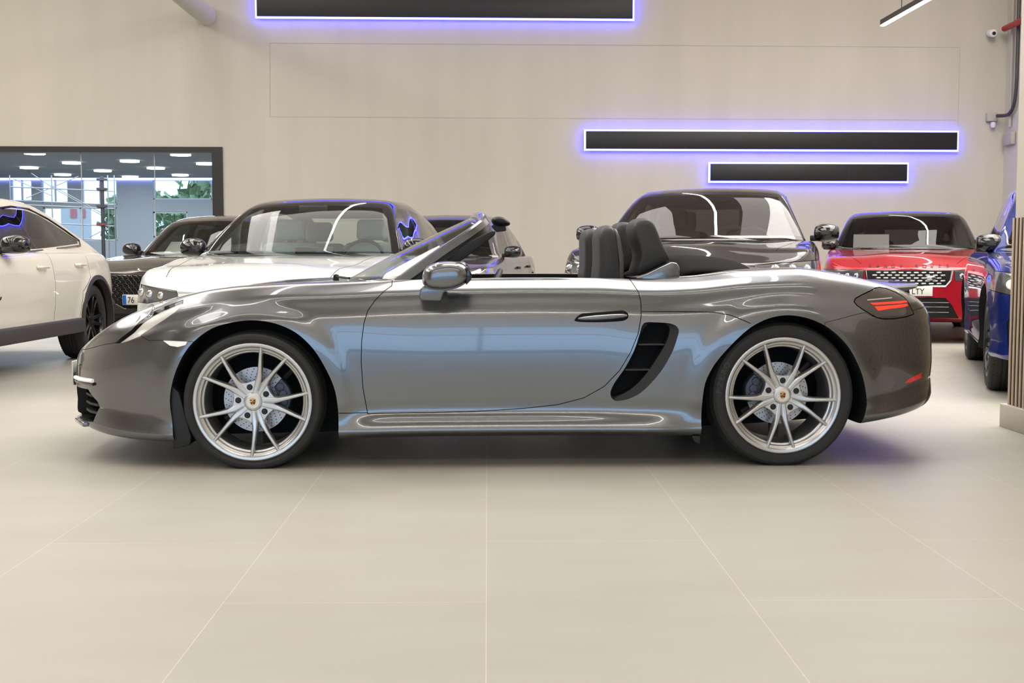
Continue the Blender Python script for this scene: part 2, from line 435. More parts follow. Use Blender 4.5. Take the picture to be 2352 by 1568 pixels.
    link('centre_cap', cj, None, wheel)
    return wheel
def suv_wheel(parent, loc, R, side, mrim, rimR=.25, w=.26, rot=0., tread=True):
    rim = MB(); rr = rimR
    rim.lathe([(rr, .01), (rr, 0), (rr-.012, -.002), (rr-.02, .01), (rr-.03, .04), (rr-.03, w-.02), (rr-.01, w-.01), (rr-.01, .02)], 56, close=True)
    for k in range(5):
        for sg in (-1, 1):
            a = rot+2*PI*k/5; d = Vector((math.cos(a), 0, math.sin(a))); q = Vector((-math.sin(a), 0, math.cos(a)))*sg
            p0 = d*(rr*.97)+q*(rr*.2); p1 = d*(rr*.2)+q*(rr*.08); t = (p0-p1).normalized(); n = Vector((t.z, 0, -t.x))*.013
            vs = [p0+n+Vector((0, .01, 0)), p0-n+Vector((0, .01, 0)), p0-n+Vector((0, .04, 0)), p0+n+Vector((0, .04, 0)), p1+n*1.4+Vector((0, .03, 0)), p1-n*1.4+Vector((0, .03, 0)), p1-n*1.4+Vector((0, .06, 0)), p1+n*1.4+Vector((0, .06, 0))]
            rim.add(vs, [(0, 1, 2, 3), (7, 6, 5, 4), (0, 4, 5, 1), (1, 5, 6, 2), (2, 6, 7, 3), (3, 7, 4, 0)])
    rim.lathe([(0, .024), (.03, .024), (.07, .03), (.075, .06), (0, .06)], 32)
    if side > 0:
        for v in rim.v: v.y = -v.y
    wh = rim.build('wheel', mrim, parent, smooth=True, bev=.002, seg=1); wh.location = loc
    ty = tyre_mesh(R, rr, w, loc[2], tread, 72)
    dk = MB(); dk.lathe([(.0, .1), (.17, .1), (.17, .125), (0, .125)], 40); dm = dk.mesh()
    if side > 0:
        for me in (ty, dm): me.transform(Matrix.Scale(-1, 4, (0, 1, 0))); me.flip_normals()
    shade_auto(link('tyre', ty, M_rubber, wh), 30); shade_auto(link('brake_disc', dm, M_plastic, wh))
    return wh
# ================================================================== THE GREY ROADSTER
OX, OY = -1.2148, 5.66; TH = math.atan2(.095, 2.504); cT, sT = math.cos(TH), math.sin(TH)
def cl(px, py, y):                     # survey: pixel -> (s, z) on the car's own vertical plane at lateral y (near flank y=-.9)
    d = ray(px, py); a = -sT*d.x+cT*d.y; b = sT*OX-cT*OY-.9; t = (y-b)/a
    X, Y = d.x*t-OX, d.y*t-OY; return (cT*X+sT*Y, 1+d.z*t)
def pl(pts, y): return [cl(a, b, y) for a, b in pts]
car = empty('convertible_sports_car', (OX-sT*.9, OY+cT*.9, 0), TH)
tag(car, 'grey metallic two-seat convertible with its roof down, side-on in front of all others', 'car')
def smooth01(t): t = max(0, min(1, t)); return t*t*(3-2*t)
def row(s, w, zb, zs, yc, zc, *i): return (s, w, zb, zs, yc, zc)+tuple(i)
NO = (.03, .008, .004, .014, .05, .10)
rows = [row(-1.000, .0, .225, .440, .0, .45, *NO), row(-.997, .16, .215, .452, .12, .462, *NO), row(-.985, .30, .208, .472, .24, .485, *NO), row(-.96, .42, .20, .50, .34, .515, *NO),
 row(-.92, .53, .187, .535, .43, .55, *NO), row(-.86, .625, .168, .578, .50, .598, *NO), row(-.78, .705, .148, .632, .56, .648, *NO), row(-.68, .768, .133, .69, .60, .70, *NO),
 row(-.55, .82, .122, .748, .63, .755, .02, .005, .0, .012, .06, .11), row(-.40, .857, .118, .799, .65, .792, .012, .003, .0, .012, .06, .12), row(-.2, .876, .118, .842, .66, .822, .01, .003, .0, .012, .065, .13),
 row(0, .882, .12, .862, .67, .845, .01, .003, .0, .012, .065, .13), row(.25, .878, .125, .873, .68, .866, .012, .005, .004, .016, .065, .13), row(.45, .872, .13, .876, .70, .874, .012, .006, .006, .018, .065, .12),
 row(.65, .868, .135, .882, .73, .88, .016, .007, .008, .022, .066, .115), row(.9, .867, .137, .890, .742, .887, .016, .007, .009, .024, .068, .115), row(1.3, .868, .138, .895, .745, .892, .016, .007, .009, .024, .068, .115),
 row(1.6, .872, .138, .894, .742, .89, .014, .006, .008, .023, .068, .115), row(1.85, .886, .138, .889, .725, .887, .006, .003, .008, .026, .075, .13), row(2.1, .898, .14, .905, .69, .905, .006, .0, .0, .02, .08, .15),
 row(2.35, .903, .15, .934, .655, .925, .004, .0, .0, .02, .085, .165), row(2.6, .903, .165, .943, .64, .926, .004, .0, .0, .02, .085, .165), row(2.8, .897, .182, .920, .63, .908, .006, .0, .002, .02, .08, .16),
 row(2.95, .884, .20, .888, .62, .885, .010, .0, .004, .02, .075, .15), row(3.08, .858, .222, .856, .61, .86, .014, .0, .006, .02, .07, .14), row(3.19, .80, .245, .818, .59, .83, .018, .0, .008, .022, .065, .13),
 row(3.268, .72, .265, .778, .55, .80, .02, .0, .01, .025, .065, .12), row(3.328, .61, .285, .730, .48, .76, .02, .0, .01, .025, .06, .11), row(3.366, .47, .30, .690, .38, .72, .02, 0, .01, .02, .05, .09),
 row(3.389, .30, .31, .66, .24, .69, .02, 0, .01, .02, .05, .09), row(3.398, .14, .315, .645, .11, .67, .02, 0, .01, .02, .05, .09), row(3.401, .0, .32, .64, .0, .66, .02, 0, .01, .02, .05, .09)]
SILL = [.022]
def sec(p):
    s, w, zb, zs, yc, zc, a5, a6, a7, a8, a9, a10 = p; k = min(1, w/.8); H = zs-zb; fl_ = SILL[0]*smooth01((s-.40)/.18)*smooth01((2.12-s)/.3)
    def Q(ins, z): return (-max(0, w-ins*k), z)
    return [(0, zb), (-max(0, w-.22*k), zb), (-max(0, w-.03*k), zb+.006), Q(-fl_, zb+.035*min(1, H/.5)), Q(.006-fl_*.9, zb+.07*min(1, H/.5)), Q(.75*a5+.006, zb+.125*min(1, H/.5)), Q(a5, zb+H*.25), Q(a6, zb+H*.42), Q(a7, zb+H*.60),
            Q(a8, zb+H*.765), Q((a8+a9)/2-.004, zb+H*.835), Q(a9, zb+H*.92), Q(a10, zb+H*.985), (-yc, zs), (-yc*.62, zs*.45+zc*.55-.008*k), (-yc*.3, zc-.002), (0, zc)]
def loft_rows(rows, secf, ds, per):
    ncol = len(rows[0]); xs = list(range(len(rows))); cols = [[r[k] for r in rows] for k in range(ncol)]; us = []
    for i in range(len(rows)-1):
        L = math.hypot(rows[i+1][0]-rows[i][0], rows[i+1][1]-rows[i][1]); n = max(2, math.ceil(L/ds)); us += [i+j/n for j in range(n)]
    us.append(len(rows)-1); R = []
    for u in us:
        p = [pchip(xs, c, u) for c in cols]; R.append([Vector((p[0], min(0, q.x), q.y)) for q in catmull([Vector((a, b, 0)) for a, b in secf(p)], per)])
    return R
def half_solid(R, disp=None):
    N = len(R[0]); n = len(R); vs = [v.copy() for r in R for v in r]
    if disp:
        for v in vs: disp(v)
    fs = [(i*N+j, (i+1)*N+j, (i+1)*N+j+1, i*N+j+1) for i in range(n-1) for j in range(N-1)]; skin = list(fs)
    fa, la = R[0][N//2].y < -1e-3, R[-1][N//2].y < -1e-3
    loop = [i*N for i in range(n)]+([] if la else [(n-1)*N+j for j in range(1, N-1)])+[i*N+N-1 for i in range(n-1, -1, -1)]+([] if fa else [j for j in range(N-2, 0, -1)])
    fs.append(tuple(loop))
    if fa: fs.append(tuple(range(N)))
    if la: fs.append(tuple(range((n-1)*N, n*N)))
    solid = clean_solid(pymesh(vs, fs))
    full = pymesh(vs+[Vector((v.x, -v.y, v.z)) for v in vs], skin+[tuple(k+len(vs) for k in f)[::-1] for f in skin])
    clean_solid(full); return solid, full
RW, FW = (2.506, .337), (0.0, .316)
def flare(v):
    if v.y > -.55: return
    kk = smooth01((-v.y-.55)/.2)
    for (cx, cz), r0 in ((FW, .405), (RW, .405)):
        if v.z > cz-.12:
            r = math.hypot(v.x-cx, v.z-cz); v.y -= .013*kk*smooth01((r0+.085-r)/.085)*smooth01((v.z-cz+.12)/.1)
R = loft_rows(rows, sec, .02, 5)
B0, FULL = half_solid(R, flare); SILL[0] = 0; B0.materials.append(M_grey); NS = NormalSource(FULL)
YN = -.87
door_px = [(899, 657), (880, 671), (862, 690), (846, 713), (838, 740), (833, 780), (832, 830), (836, 890), (846, 947), (1000, 945), (1100, 942), (1200, 936), (1280, 927), (1340, 911), (1385, 885), (1420, 848), (1445, 806), (1462, 765), (1470, 725), (1471, 695), (1467, 672), (1457, 653), (1445, 630), (1445, 560), (899, 560)]
P_door = pl(door_px, -.83)
P_arch_f = pl([(400, 1120), (397, 1010), (389, 921), (398, 870), (418, 822), (443, 787), (487, 754), (539, 739), (584, 735), (632, 742), (680, 763), (721, 801), (752, 852), (770, 897), (777, 949), (778, 1120)], YN)
P_arch_r = pl([(1609, 1120), (1609, 938), (1616, 878), (1639, 832), (1683, 782), (1722, 749), (1765, 729), (1808, 723), (1855, 731), (1898, 752), (1938, 789), (1964, 832), (1981, 878), (1988, 928), (1978, 972), (1976, 1120)], YN)
P_arch_f = [tuple(p) for p in [(v.x, v.y) for v in catmull([Vector((a, b, 0)) for a, b in P_arch_f], 4)]]
P_arch_r = [tuple(p) for p in [(v.x, v.y) for v in catmull([Vector((a, b, 0)) for a, b in P_arch_r], 4)]]
intake_px = [(1479, 742), (1505, 740), (1536, 742), (1551, 747), (1558, 757), (1554, 775), (1543, 806), (1522, 844), (1498, 875), (1470, 902), (1443, 916), (1415, 921), (1404, 912), (1403, 898), (1412, 878), (1436, 843), (1457, 802), (1470, 764)]
P_int = [(v.x, v.y) for v in catmull([Vector((*cl(a, b, -.87), 0)) for a, b in intake_px], 3, True)]
handle_px = [(1320, 737), (1328, 726), (1345, 718), (1370, 713), (1410, 711), (1435, 714), (1444, 721), (1443, 731), (1432, 737), (1390, 740), (1340, 740)]
P_hand = [(v.x, v.y) for v in catmull([Vector((*cl(a, b, -.87), 0)) for a, b in handle_px], 3, True)]
cut = MB()
cut.prism(P_arch_f, -1.3, -.54); cut.prism(P_arch_r, -1.3, -.52)
cut.prism([(.44, .01), (.50, -.3), (.62, -.53), (.78, -.62), (1.0, -.655), (1.80, -.665), (1.95, -.62), (1.98, -.3), (1.98, .01)], .30, 1.4, axis='Z')
cut.prism(P_int, -1.3, -.74); cut.prism(P_hand, -1.3, -.845)
cm = cut.mesh()
B1 = boolean(B0, cm, 'DIFFERENCE', M_gap)
paint_cut = MB()
grv = lambda pts, w=.0035, y0=-1.3, y1=-.80: paint_cut.prism(strip_poly(pl(pts, -.87), w), y0, y1)
parts = []          # (name, polygon (s,z), y range, gap, material, label, sides)
tail_px = [(1943, 690), (1947, 684), (1961, 677), (1981, 669), (2000, 662), (2012, 660), (2030, 663), (2051, 672), (2068, 683), (2079, 699), (2087, 719), (2063, 724), (2032, 727.6), (2007, 727.6), (1991, 724.6), (1977, 717), (1959, 706), (1947, 697)]
head_px = [(271, 786), (285, 775), (310, 757), (329, 737), (361, 715), (390, 702), (425, 689), (427, 696), (412, 713), (387, 731), (361, 747), (329, 769), (304, 779), (285, 785)]
P_tail = pl(tail_px, -.72)
P_head = pl(head_px, -.72)
P_rb = pl([(1880, 738), (1925, 728), (1968, 717.5), (1977, 717), (1991, 724.6), (2007, 728), (2032, 728), (2063, 725), (2087, 719.5), (2110, 712), (2300, 690), (2300, 1150), (1880, 1150)], -.80)
P_fb = pl([(455, 781), (372, 779), (350, 780), (329, 770), (304, 779), (285, 785.5), (268, 787), (225, 795), (185, 806), (60, 830), (60, 1150), (470, 1150), (470, 783)], -.76)
def carve(me, poly, y0, y1, gap):
    a = MB(); a.prism(poly, y0, y1); piece = boolean(me, a.mesh(), 'INTERSECT', M_gap)
    b = MB(); b.prism(offset_poly(poly, gap) if gap else poly, y0-.01, y1+(.004 if gap else 0)); rest = boolean(me, b.mesh(), 'DIFFERENCE', M_gap); return piece, rest
def two_sides(name, me, parent, label=None, mats=None):
    out = []
    for k in (0, 1):
        m2 = me.copy()
        if k: m2.transform(Matrix.Scale(-1, 4, (0, 1, 0))); m2.flip_normals()
        NS.apply(m2); o = link(name, m2, None, parent, keepmat=True)
        if mats: m2.materials.clear(); [m2.materials.append(x) for x in mats]
        if label: o['label'] = label
        out.append(o)
    return out
def whole(name, me, parent, label=None):
    bm = bmesh.new(); bm.from_mesh(me)
    bmesh.ops.delete(bm, geom=[f for f in bm.faces if all(abs(v.co.y) < 1e-4 for v in f.verts)], context='FACES')
    n = len(bm.faces); me2 = bpy.data.meshes.new('w'); bm.to_mesh(me2); bm.free()
    b = me2.copy(); b.transform(Matrix.Scale(-1, 4, (0, 1, 0))); b.flip_normals()
    bm = bmesh.new(); bm.from_mesh(me2); bm.from_mesh(b); bmesh.ops.remove_doubles(bm, verts=[v for v in bm.verts if abs(v.co.y) < 1e-4], dist=1e-4)
    out = bpy.data.meshes.new(name); bm.to_mesh(out); bm.free()
    for m in me.materials: out.materials.append(m)
    NS.apply(out); o = link(name, out, None, parent, keepmat=True)
    if label: o['label'] = label
    return o
door, B2 = carve(B1, P_door, -1.3, -.60, .0035)
headc, B3 = carve(B2, P_head, -1.3, -.42, .003)
tailc, B4 = carve(B3, P_tail, -1.3, -.46, .005)
fb, B5 = carve(B4, P_fb, -1.3, .01, .0022)
rb, B6 = carve(B5, P_rb, -1.3, .01, .0022)
# seams still drawn on the shell
seam = MB()
for pts, y1 in (([(777, 950), (800, 950.5), (846, 949.5)], -.84), ([(1474, 716.5), (1560, 716), (1640, 717), (1680, 724), (1722, 742)], -.85)):
    seam.prism(strip_poly(pl(pts, -.89), .0035), -1.3, y1)
# bonnet outline (seen from above)
bon = [(-.80, -.01), (-.80, -.30), (-.74, -.42), (-.60, -.50), (-.3, -.565), (.1, -.60), (.45, -.62)]
seam.prism([(a, b) for a, b in strip_poly(bon, .004)], .4, .4+.6, axis='Z')
B7 = boolean(B6, seam.mesh(), 'DIFFERENCE', M_gap)
P_mark = pl([(373, 780.5), (436, 779), (430, 791), (412, 795.5), (392, 793)], -.84)
mk, fb = carve(fb, P_mark, -1.3, -.70, .0015)
# front intakes: openings on the nose, seen from the front
fi = MB(); fi.prism([(-.655, .355), (-.40, .355), (-.36, .20), (-.50, .185), (-.69, .20), (-.69, .30)], -1.2, -.70, axis='X'); fi.prism([(-.30, .33), (.05, .33), (.05, .20), (-.27, .20)], -1.2, -.86, axis='X')
fb = clean_solid(boolean(fb, fi.mesh(), 'DIFFERENCE', M_gap))
P_diff = pl([(2056, 962), (2072, 940), (2094, 908), (2117, 874), (2126, 866), (2200, 850), (2200, 1000), (2072, 1000)], -.55)
df, rb = carve(rb, P_diff, -1.3, .01, 0)
P_refl = pl([(2049, 872), (2057, 865), (2072, 858), (2101, 850), (2097, 857), (2101, 862), (2072, 870)], -.66)
rf, rb = carve(rb, P_refl, -1.3, -.40, .001)
shell = whole('body_shell', B7, car)
whole('front_bumper', fb, car); whole('rear_bumper', rb, car)
o = whole('rear_diffuser', df, car, 'black rear diffuser'); o.data.materials.clear(); o.data.materials.append(M_plastic)
doors = two_sides('door', door, car)
for o in two_sides('tail_light', tailc, car, None, [M_dlens]):
    sgn = -1 if o.data.vertices[0].co.y < 0 else 1
    for nm, pts, m, out in (('light_bar', [(1975, 693), (2068, 688.5), (2070, 692), (2050, 694.5), (1990, 697), (1981, 697)], M_redglow, .0025), ('light_bar', [(1984, 701), (2069, 696), (2070, 700.5), (2050, 704), (2020, 706), (1992, 710), (1989, 707)], M_redglow, .0025),
                        ('light_trim', [(1969, 685), (2030, 680.5), (2031, 683), (1970, 687.5)], M_chrome, .002)):
        a = MB(); a.prism(pl(pts, -.70), -1.3, -.46); pc = boolean(B0, a.mesh(), 'INTERSECT', m)
        if sgn > 0: pc.transform(Matrix.Scale(-1, 4, (0, 1, 0))); pc.flip_normals()
        pc.transform(Matrix.Translation((.0018, sgn*out, 0))); pc.materials.clear(); pc.materials.append(m); link(nm, pc, m, o)
for o in two_sides('headlight', headc, car, None, [G_lens]): pass
hl = [o for o in car.children if o.name.startswith('headlight')]
for o in hl:
    sg = -1 if o.data.vertices[0].co.y < 0 else 1
    hin = MB()   # reflector bowl behind the lens
    pc = MB(); pc.prism(offset_poly(P_head, -.004), -1.3, -.42); inner = boolean(B0, pc.mesh(), 'INTERSECT', M_lamp)
    inner.transform(Matrix.Translation((.007, .009, -.008)))
    inner = boolean(inner, B0.copy(), 'INTERSECT', M_lamp)
    if sg > 0: inner.transform(Matrix.Scale(-1, 4, (0, 1, 0))); inner.flip_normals()
    link('reflector', inner, M_lamp, o)
    for px, py, r in ((352, 728, .042), (330, 745, .03), (378, 712, .03)):
        s_, z_ = cl(px, py, -.70); pr = MB(); n0 = Vector((-.55, sg*.35, .5)).normalized()
        hit = NS.t.ray_cast(Vector((s_-.4, -.70*1-.4, z_+.4)), Vector((.4, .4, -.4)).normalized()); c = hit[0] if hit[0] else Vector((s_, -.7, z_))
        c = Vector((c.x, -c.y if sg > 0 else c.y, c.z))+n0*.002
        Mz = n0.to_track_quat('Z', 'Y').to_matrix().to_4x4(); pr.lathe([(0, -.03), (r*1.1, -.03), (r*1.15, -.012), (r, -.012), (r*.8, -.018), (r*.5, -.012), (0, -.008)], 24, axis='Z', c=c, M=Mz)
        pr.build('projector', M_chrome, o, smooth=True)
two_sides('side_marker', mk, car, 'pale side marker lamp', [M_drl])
two_sides('rear_reflector', rf, car, 'red reflector', [M_redlens])
# daytime light bars and slats in the nose intakes
for sg in (-1, 1):
    m = MB(); pts = [(-.931, .515), (-.880, .607), (-.833, .662), (-.79, .700)]
    m.tube([(a-.002, sg*b, .400) for a, b in pts], .010, 8); lb = m.build('light_strip', M_drl, car, smooth=True); lb['label'] = 'white daytime light strip'
    m = MB(); pts = [(-.931, .515), (-.880, .607), (-.833, .662), (-.79, .700)]
    m.tube([(a+.001, sg*b, .384) for a, b in pts], .008, 8); m.build('light_strip_trim', M_gloss, car, smooth=True)
    for z in (.235, .275, .315):
        m = MB(); m.prism([(-.86, sg*.36), (-.925, sg*.36), (-.90, sg*.46), (-.85, sg*.56), (-.79, sg*.64), (-.75, sg*.64)], z-.006, z+.006, axis='Z'); m.build('intake_slat', M_plastic, car)
m = MB(); m.prism([(-.86, .65), (-.955, .47), (-.995, .22), (-1.003, 0), (-.995, -.22), (-.955, -.47), (-.86, -.65), (-.80, -.62), (-.80, .62)], .170, .192, axis='Z')
m.build('front_lip', M_grey, car, bev=.005)
m = MB(); m.box((-1.032, -.26, .345), (-1.024, .26, .458)); pt = m.build('licence_plate', M_plate, car, bev=.002); pt['label'] = 'white front plate, seen edge-on'
m = MB(); m.box((-1.024, -.265, .335), (-.96, .265, .40)); m.build('plate_holder', M_plastic, car, bev=.004)
# door handles
for sg in (-1, 1):
    s0, z0 = cl(1328, 731, -.875); s1, z1 = cl(1441, 724, -.875)
    hs = [(0, .004), (.12, .009), (.35, .012), (.7, .0125), (.92, .010), (1, .004)]; m = MB(); vs = []; fs = []; n = 12
    for t, h in hs:
        cx = s0+(s1-s0)*t; cz = z0+(z1-z0)*t-.002; cy = -.862-.014*math.sin(PI*min(1, t*1.1+.05))
        for j in range(n):
            a = 2*PI*j/n; vs.append((cx, sg*-1*(cy+math.cos(a)*.010), cz+math.sin(a)*h))
    for i in range(len(hs)-1):
        for j in range(n): fs.append((i*n+j, i*n+(j+1) % n, (i+1)*n+(j+1) % n, (i+1)*n+j))
    fs += [tuple(range(n)), tuple(range((len(hs)-1)*n, len(hs)*n))[::-1]]; m.add(vs, fs)
    dr = [d for d in doors if (d.data.vertices[0].co.y < 0) == (sg > 0)][0]
    for v in m.v: pass
    m.build('door_handle', M_grey, dr, smooth=True)
# side air intake trim and blades
inner_px = [(1489, 746), (1505, 742.5), (1525, 742.5), (1537, 749), (1539, 760), (1533, 780), (1522, 802), (1504, 831), (1487, 856), (1468, 878), (1449, 895), (1430, 906), (1408, 912), (1407, 898), (1415, 880), (1438, 846), (1460, 803), (1474, 766)]
P_in2 = [(v.x, v.y) for v in catmull([Vector((*cl(a, b, -.87), 0)) for a, b in inner_px], 3, True)]
for sg in (-1, 1):
    m = MB(); n = len(P_int); y_o = lambda i: 0
    def sy(p):      # lateral of body surface at (s, z)
        h = NS.t.ray_cast(Vector((p[0], -1.5, p[1])), Vector((0, 1, 0))); return h[0].y if h[0] else -.87
    vs = []
    for p in P_int: vs.append((p[0], sy(p)+.004, p[1]))
    for p in P_in2: vs.append((p[0], sy(p)+.020, p[1]))
    for p in P_in2: vs.append((p[0], sy(p)+.11, p[1]))
    fs = [(i, (i+1) % n, n+(i+1) % n, n+i) for i in range(n)]+[(n+i, n+(i+1) % n, 2*n+(i+1) % n, 2*n+i) for i in range(n)]
    m.add([(a, -sg*b if sg > 0 else b, c) for a, b, c in vs] if False else [(a, b*(-sg if sg > 0 else 1), c) for a, b, c in vs], fs); tr = m.build('side_intake', M_plastic, car, smooth=True); tr['label'] = 'black side air intake'
    for a, b in (((1466, 791), (1526, 791)), ((1436, 849), (1496, 847))):
        p0 = cl(*a, -.86); p1 = cl(*b, -.86); m = MB(); k = (-1 if sg > 0 else 1)
        y0, y1 = (-.862*k, -.76*k)
        m.box((p0[0], min(y0, y1), p0[1]-.004), (p1[0], max(y0, y1), p0[1]+.003)); m.build('intake_blade', M_clad, tr, bev=.0015)
# windscreen: glass, painted frame, black inner trim
def ws(a, b):
    e = abs(a); s = (.349+.293*e**2.1)*(1-b)+(1.03+.062*e**2)*b; z = (.866-.010*e)*(1-b)+(1.203-.034*e**3)*b
    y = a*(.68*(1-b)+.555*b); bul = .012*math.sin(PI*b)*(1-.35*e*e); return Vector((s-bul*.5, y, z+bul*.6))
m = MB(); NA, NB = 28, 12; vs = [ws(-1+2*i/NA, j/NB) for i in range(NA+1) for j in range(NB+1)]
fs = [(i*(NB+1)+j, (i+1)*(NB+1)+j, (i+1)*(NB+1)+j+1, i*(NB+1)+j+1) for i in range(NA) for j in range(NB)]; m.add(vs, fs)
g = link('windscreen_glass', m.mesh(), G_clear, car, smooth=True); sd = g.modifiers.new('t', 'SOLIDIFY'); sd.thickness = .005
path = [ws(-1, b) for b in (-.05, .1, .25, .4, .55, .7, .82)]+[ws(-.985, .90), ws(-.955, .955), ws(-.90, .99), ws(-.8, 1.005), ws(-.6, 1.01), ws(-.3, 1.01), ws(0, 1.01)]
path = path+[Vector((p.x, -p.y, p.z)) for p in path[-2::-1]]
def sweep(path, prof, up=Vector((-.55, 0, .83))):
    P = catmull(path, 3); vs = []; k = len(prof)
    for i, p in enumerate(P):
        d = (P[min(i+1, len(P)-1)]-P[max(i-1, 0)]).normalized(); u = (up-d*up.dot(d)).normalized(); w = d.cross(u)
        vs += [p+w*a+u*b for a, b in prof]
    fs = [(i*k+j, i*k+(j+1) % k, (i+1)*k+(j+1) % k, (i+1)*k+j) for i in range(len(P)-1) for j in range(k)]
    fs += [tuple(range(k)), tuple(range((len(P)-1)*k, len(P)*k))[::-1]]; return vs, fs
m = MB(); m.add(*sweep(path, [(.034, -.03), (.034, .0), (.026, .010), (.010, .013), (-.006, .010), (-.012, .004), (-.012, -.014), (0, -.034)])); fr = m.build('windscreen_frame', M_grey, car, smooth=True)
m = MB(); m.add(*sweep([p+Vector((.012, 0, -.035)) for p in path], [(.024, -.022), (.024, .004), (-.03, .004), (-.03, -.012), (-.01, -.03)])); m.build('frame_trim', M_plastic, fr, smooth=True)
for sg in (-1, 1):
    q = pl([(1010, 600), (1040, 577), (1085, 551), (1129, 529.5), (1139, 531), (1136, 540), (1105, 565), (1058, 600)], -.60)
    m = MB(); m.prism(q, sg*.62, sg*.575); m.build('pillar_trim', M_plastic, fr, bev=.006)
    q = pl([(933, 657), (966, 630), (985, 640), (985, 659)], -.70); m = MB(); m.prism(q, sg*.70, sg*.685); m.build('mirror_sail', M_plastic, car)
# wing mirrors, one each side
def puff(name, outline, rings, mtl, parent, per=2, sub=1):
    """outline (s,z) swept across y with a scale per ring -> soft upholstered form"""
    O = [(v.x, v.y) for v in catmull([Vector((a, b, 0)) for a, b in outline], per, True)]; n = len(O)
    cx = sum(a for a, b in O)/n; cz = sum(b for a, b in O)/n; vs = []
    for y, k, dx, dz in rings: vs += [(cx+(a-cx)*k+dx, y, cz+(b-cz)*k+dz) for a, b in O]
    fs = [(i*n+j, i*n+(j+1) % n, (i+1)*n+(j+1) % n, (i+1)*n+j) for i in range(len(rings)-1) for j in range(n)]
    fs += [tuple(range(n))[::-1], tuple(range((len(rings)-1)*n, len(rings)*n))]; m = MB(); m.add(vs, fs); o = m.build(name, mtl, parent)
    for p in o.data.polygons: p.use_smooth = True
    if sub: s = o.modifiers.new('s', 'SUBSURF'); s.levels = sub; s.render_levels = sub
    return o
mh = pl([(968, 642), (971, 622), (983, 609), (1008, 600), (1042, 598), (1062, 603), (1077, 615), (1082, 630), (1079, 643), (1066, 655), (1045, 664), (1015, 668), (985, 665), (972, 656)], -.97)
for sg in (-1, 1):
    o = puff('wing_mirror', mh, [(sg*1.055, .45, -.0, -.0), (sg*1.045, .75, 0, 0), (sg*1.02, .93, 0, 0), (sg*.96, 1.0, 0, 0), (sg*.90, .96, 0, 0), (sg*.865, .75, 0, 0), (sg*.855, .4, 0, 0)], M_grey, car)
    ft = pl([(972, 655), (1030, 664), (1019, 672), (1013, 690), (969, 689), (963, 680), (966, 664)], -.86)
    m = MB(); m.prism(ft, sg*.925, sg*.80); m.build('mirror_foot', M_grey, o, bev=.008, seg=3)
    gq = pl([(1072, 609), (1084, 628), (1082, 642), (1070, 655)], -.97); m = MB(); m.prism([gq[0], gq[1], gq[2], gq[3]], sg*.89, sg*1.03); m.build('mirror_glass', M_gloss, o, bev=.006)
# rear-view mirror behind the header
rv = pl([(1128, 503), (1140, 497), (1158, 500), (1172, 512), (1170, 518), (1150, 521), (1132, 515)], 0)
rvo = puff('rear_view_mirror', rv, [(-.115, .5, 0, 0), (-.105, .85, 0, 0), (-.05, 1, 0, 0), (.05, 1, 0, 0), (.105, .85, 0, 0), (.115, .5, 0, 0)], M_plastic, car)
q = pl([(1135, 512), (1160, 514), (1163, 530), (1140, 533), (1128, 520)], 0); m = MB(); m.prism(q, -.03, .03); m.build('mirror_bracket', M_leather2, rvo, bev=.006)
# cabin
seatp = pl([(1364, 655), (1366, 620), (1367, 580), (1366, 545), (1370, 528), (1380, 519), (1393, 517.5), (1402, 524), (1408, 548), (1413, 580), (1414, 610), (1410, 655)], -.37)
seatb = pl([(1402, 523), (1410, 524), (1417, 545), (1424, 585), (1425, 620), (1420, 655), (1405, 655), (1412, 600), (1408, 550)], -.37)
seatp[0] = (seatp[0][0]-.02, .62); seatp[-1] = (seatp[-1][0]+.03, .62); seatb[5] = (seatb[5][0], .62); seatb[6] = (seatb[6][0], .62)
for y0 in (-.37, .37):
    st = puff('seat_backrest', seatp, [(y0-.20, .80, 0, 0), (y0-.18, .95, 0, 0), (y0-.10, 1, 0, 0), (y0+.10, 1, 0, 0), (y0+.18, .95, 0, 0), (y0+.20, .80, 0, 0)], M_leather, car)
    puff('seat_shell', seatb, [(y0-.185, .8, 0, 0), (y0-.16, 1, 0, 0), (y0+.16, 1, 0, 0), (y0+.185, .8, 0, 0)], M_leather2, st)
    m = MB(); m.box((1.25, y0-.22, .42), (1.74, y0+.22, .60)); m.build('seat_cushion', M_leather, st, bev=.05, seg=3)
    sg = 1 if y0 > 0 else -1
    hp = pl([(1446, 540), (1444, 519), (1453, 505), (1468, 500.5), (1484, 503), (1496, 518), (1506, 543), (1518, 570), (1531, 598), (1502, 614), (1470, 630), (1452, 637), (1452, 622), (1460, 600), (1458, 570)], -.37)
    puff('roll_bar_cover', hp, [(y0-.17, .82, 0, 0), (y0-.155, .95, 0, 0), (y0-.09, 1, 0, 0), (y0+.09, 1, 0, 0), (y0+.155, .95, 0, 0), (y0+.17, .82, 0, 0)], M_leather, car)
    fp = pl([(1446, 637), (1472, 627), (1500, 613), (1527, 601), (1539, 603), (1545, 612), (1547, 640), (1500, 650)], -.45)
    m = MB(); m.prism(fp, sg*.655, sg*.24); m.build('roll_bar_fairing', M_grey, car, bev=.010, seg=3)
m = MB(); lidrow = [(2.02, .86, .56), (2.035, .965, .56), (2.07, .998, .555), (2.15, 1.006, .55), (2.26, 1.003, .54), (2.36, .99, .52), (2.44, .972, .47), (2.50, .95, .40), (2.51, .90, .36)]
vs = []; NY = 20
for s_, z_, w_ in lidrow:
    for j in range(NY+1):
        a = -1+2*j/NY; vs.append((s_, a*w_*1.12, z_-(.075 if z_ > .9 else .02)*abs(a)**2.6-.0))
fs = [(i*(NY+1)+j, i*(NY+1)+j+1, (i+1)*(NY+1)+j+1, (i+1)*(NY+1)+j) for i in range(len(lidrow)-1) for j in range(NY)]
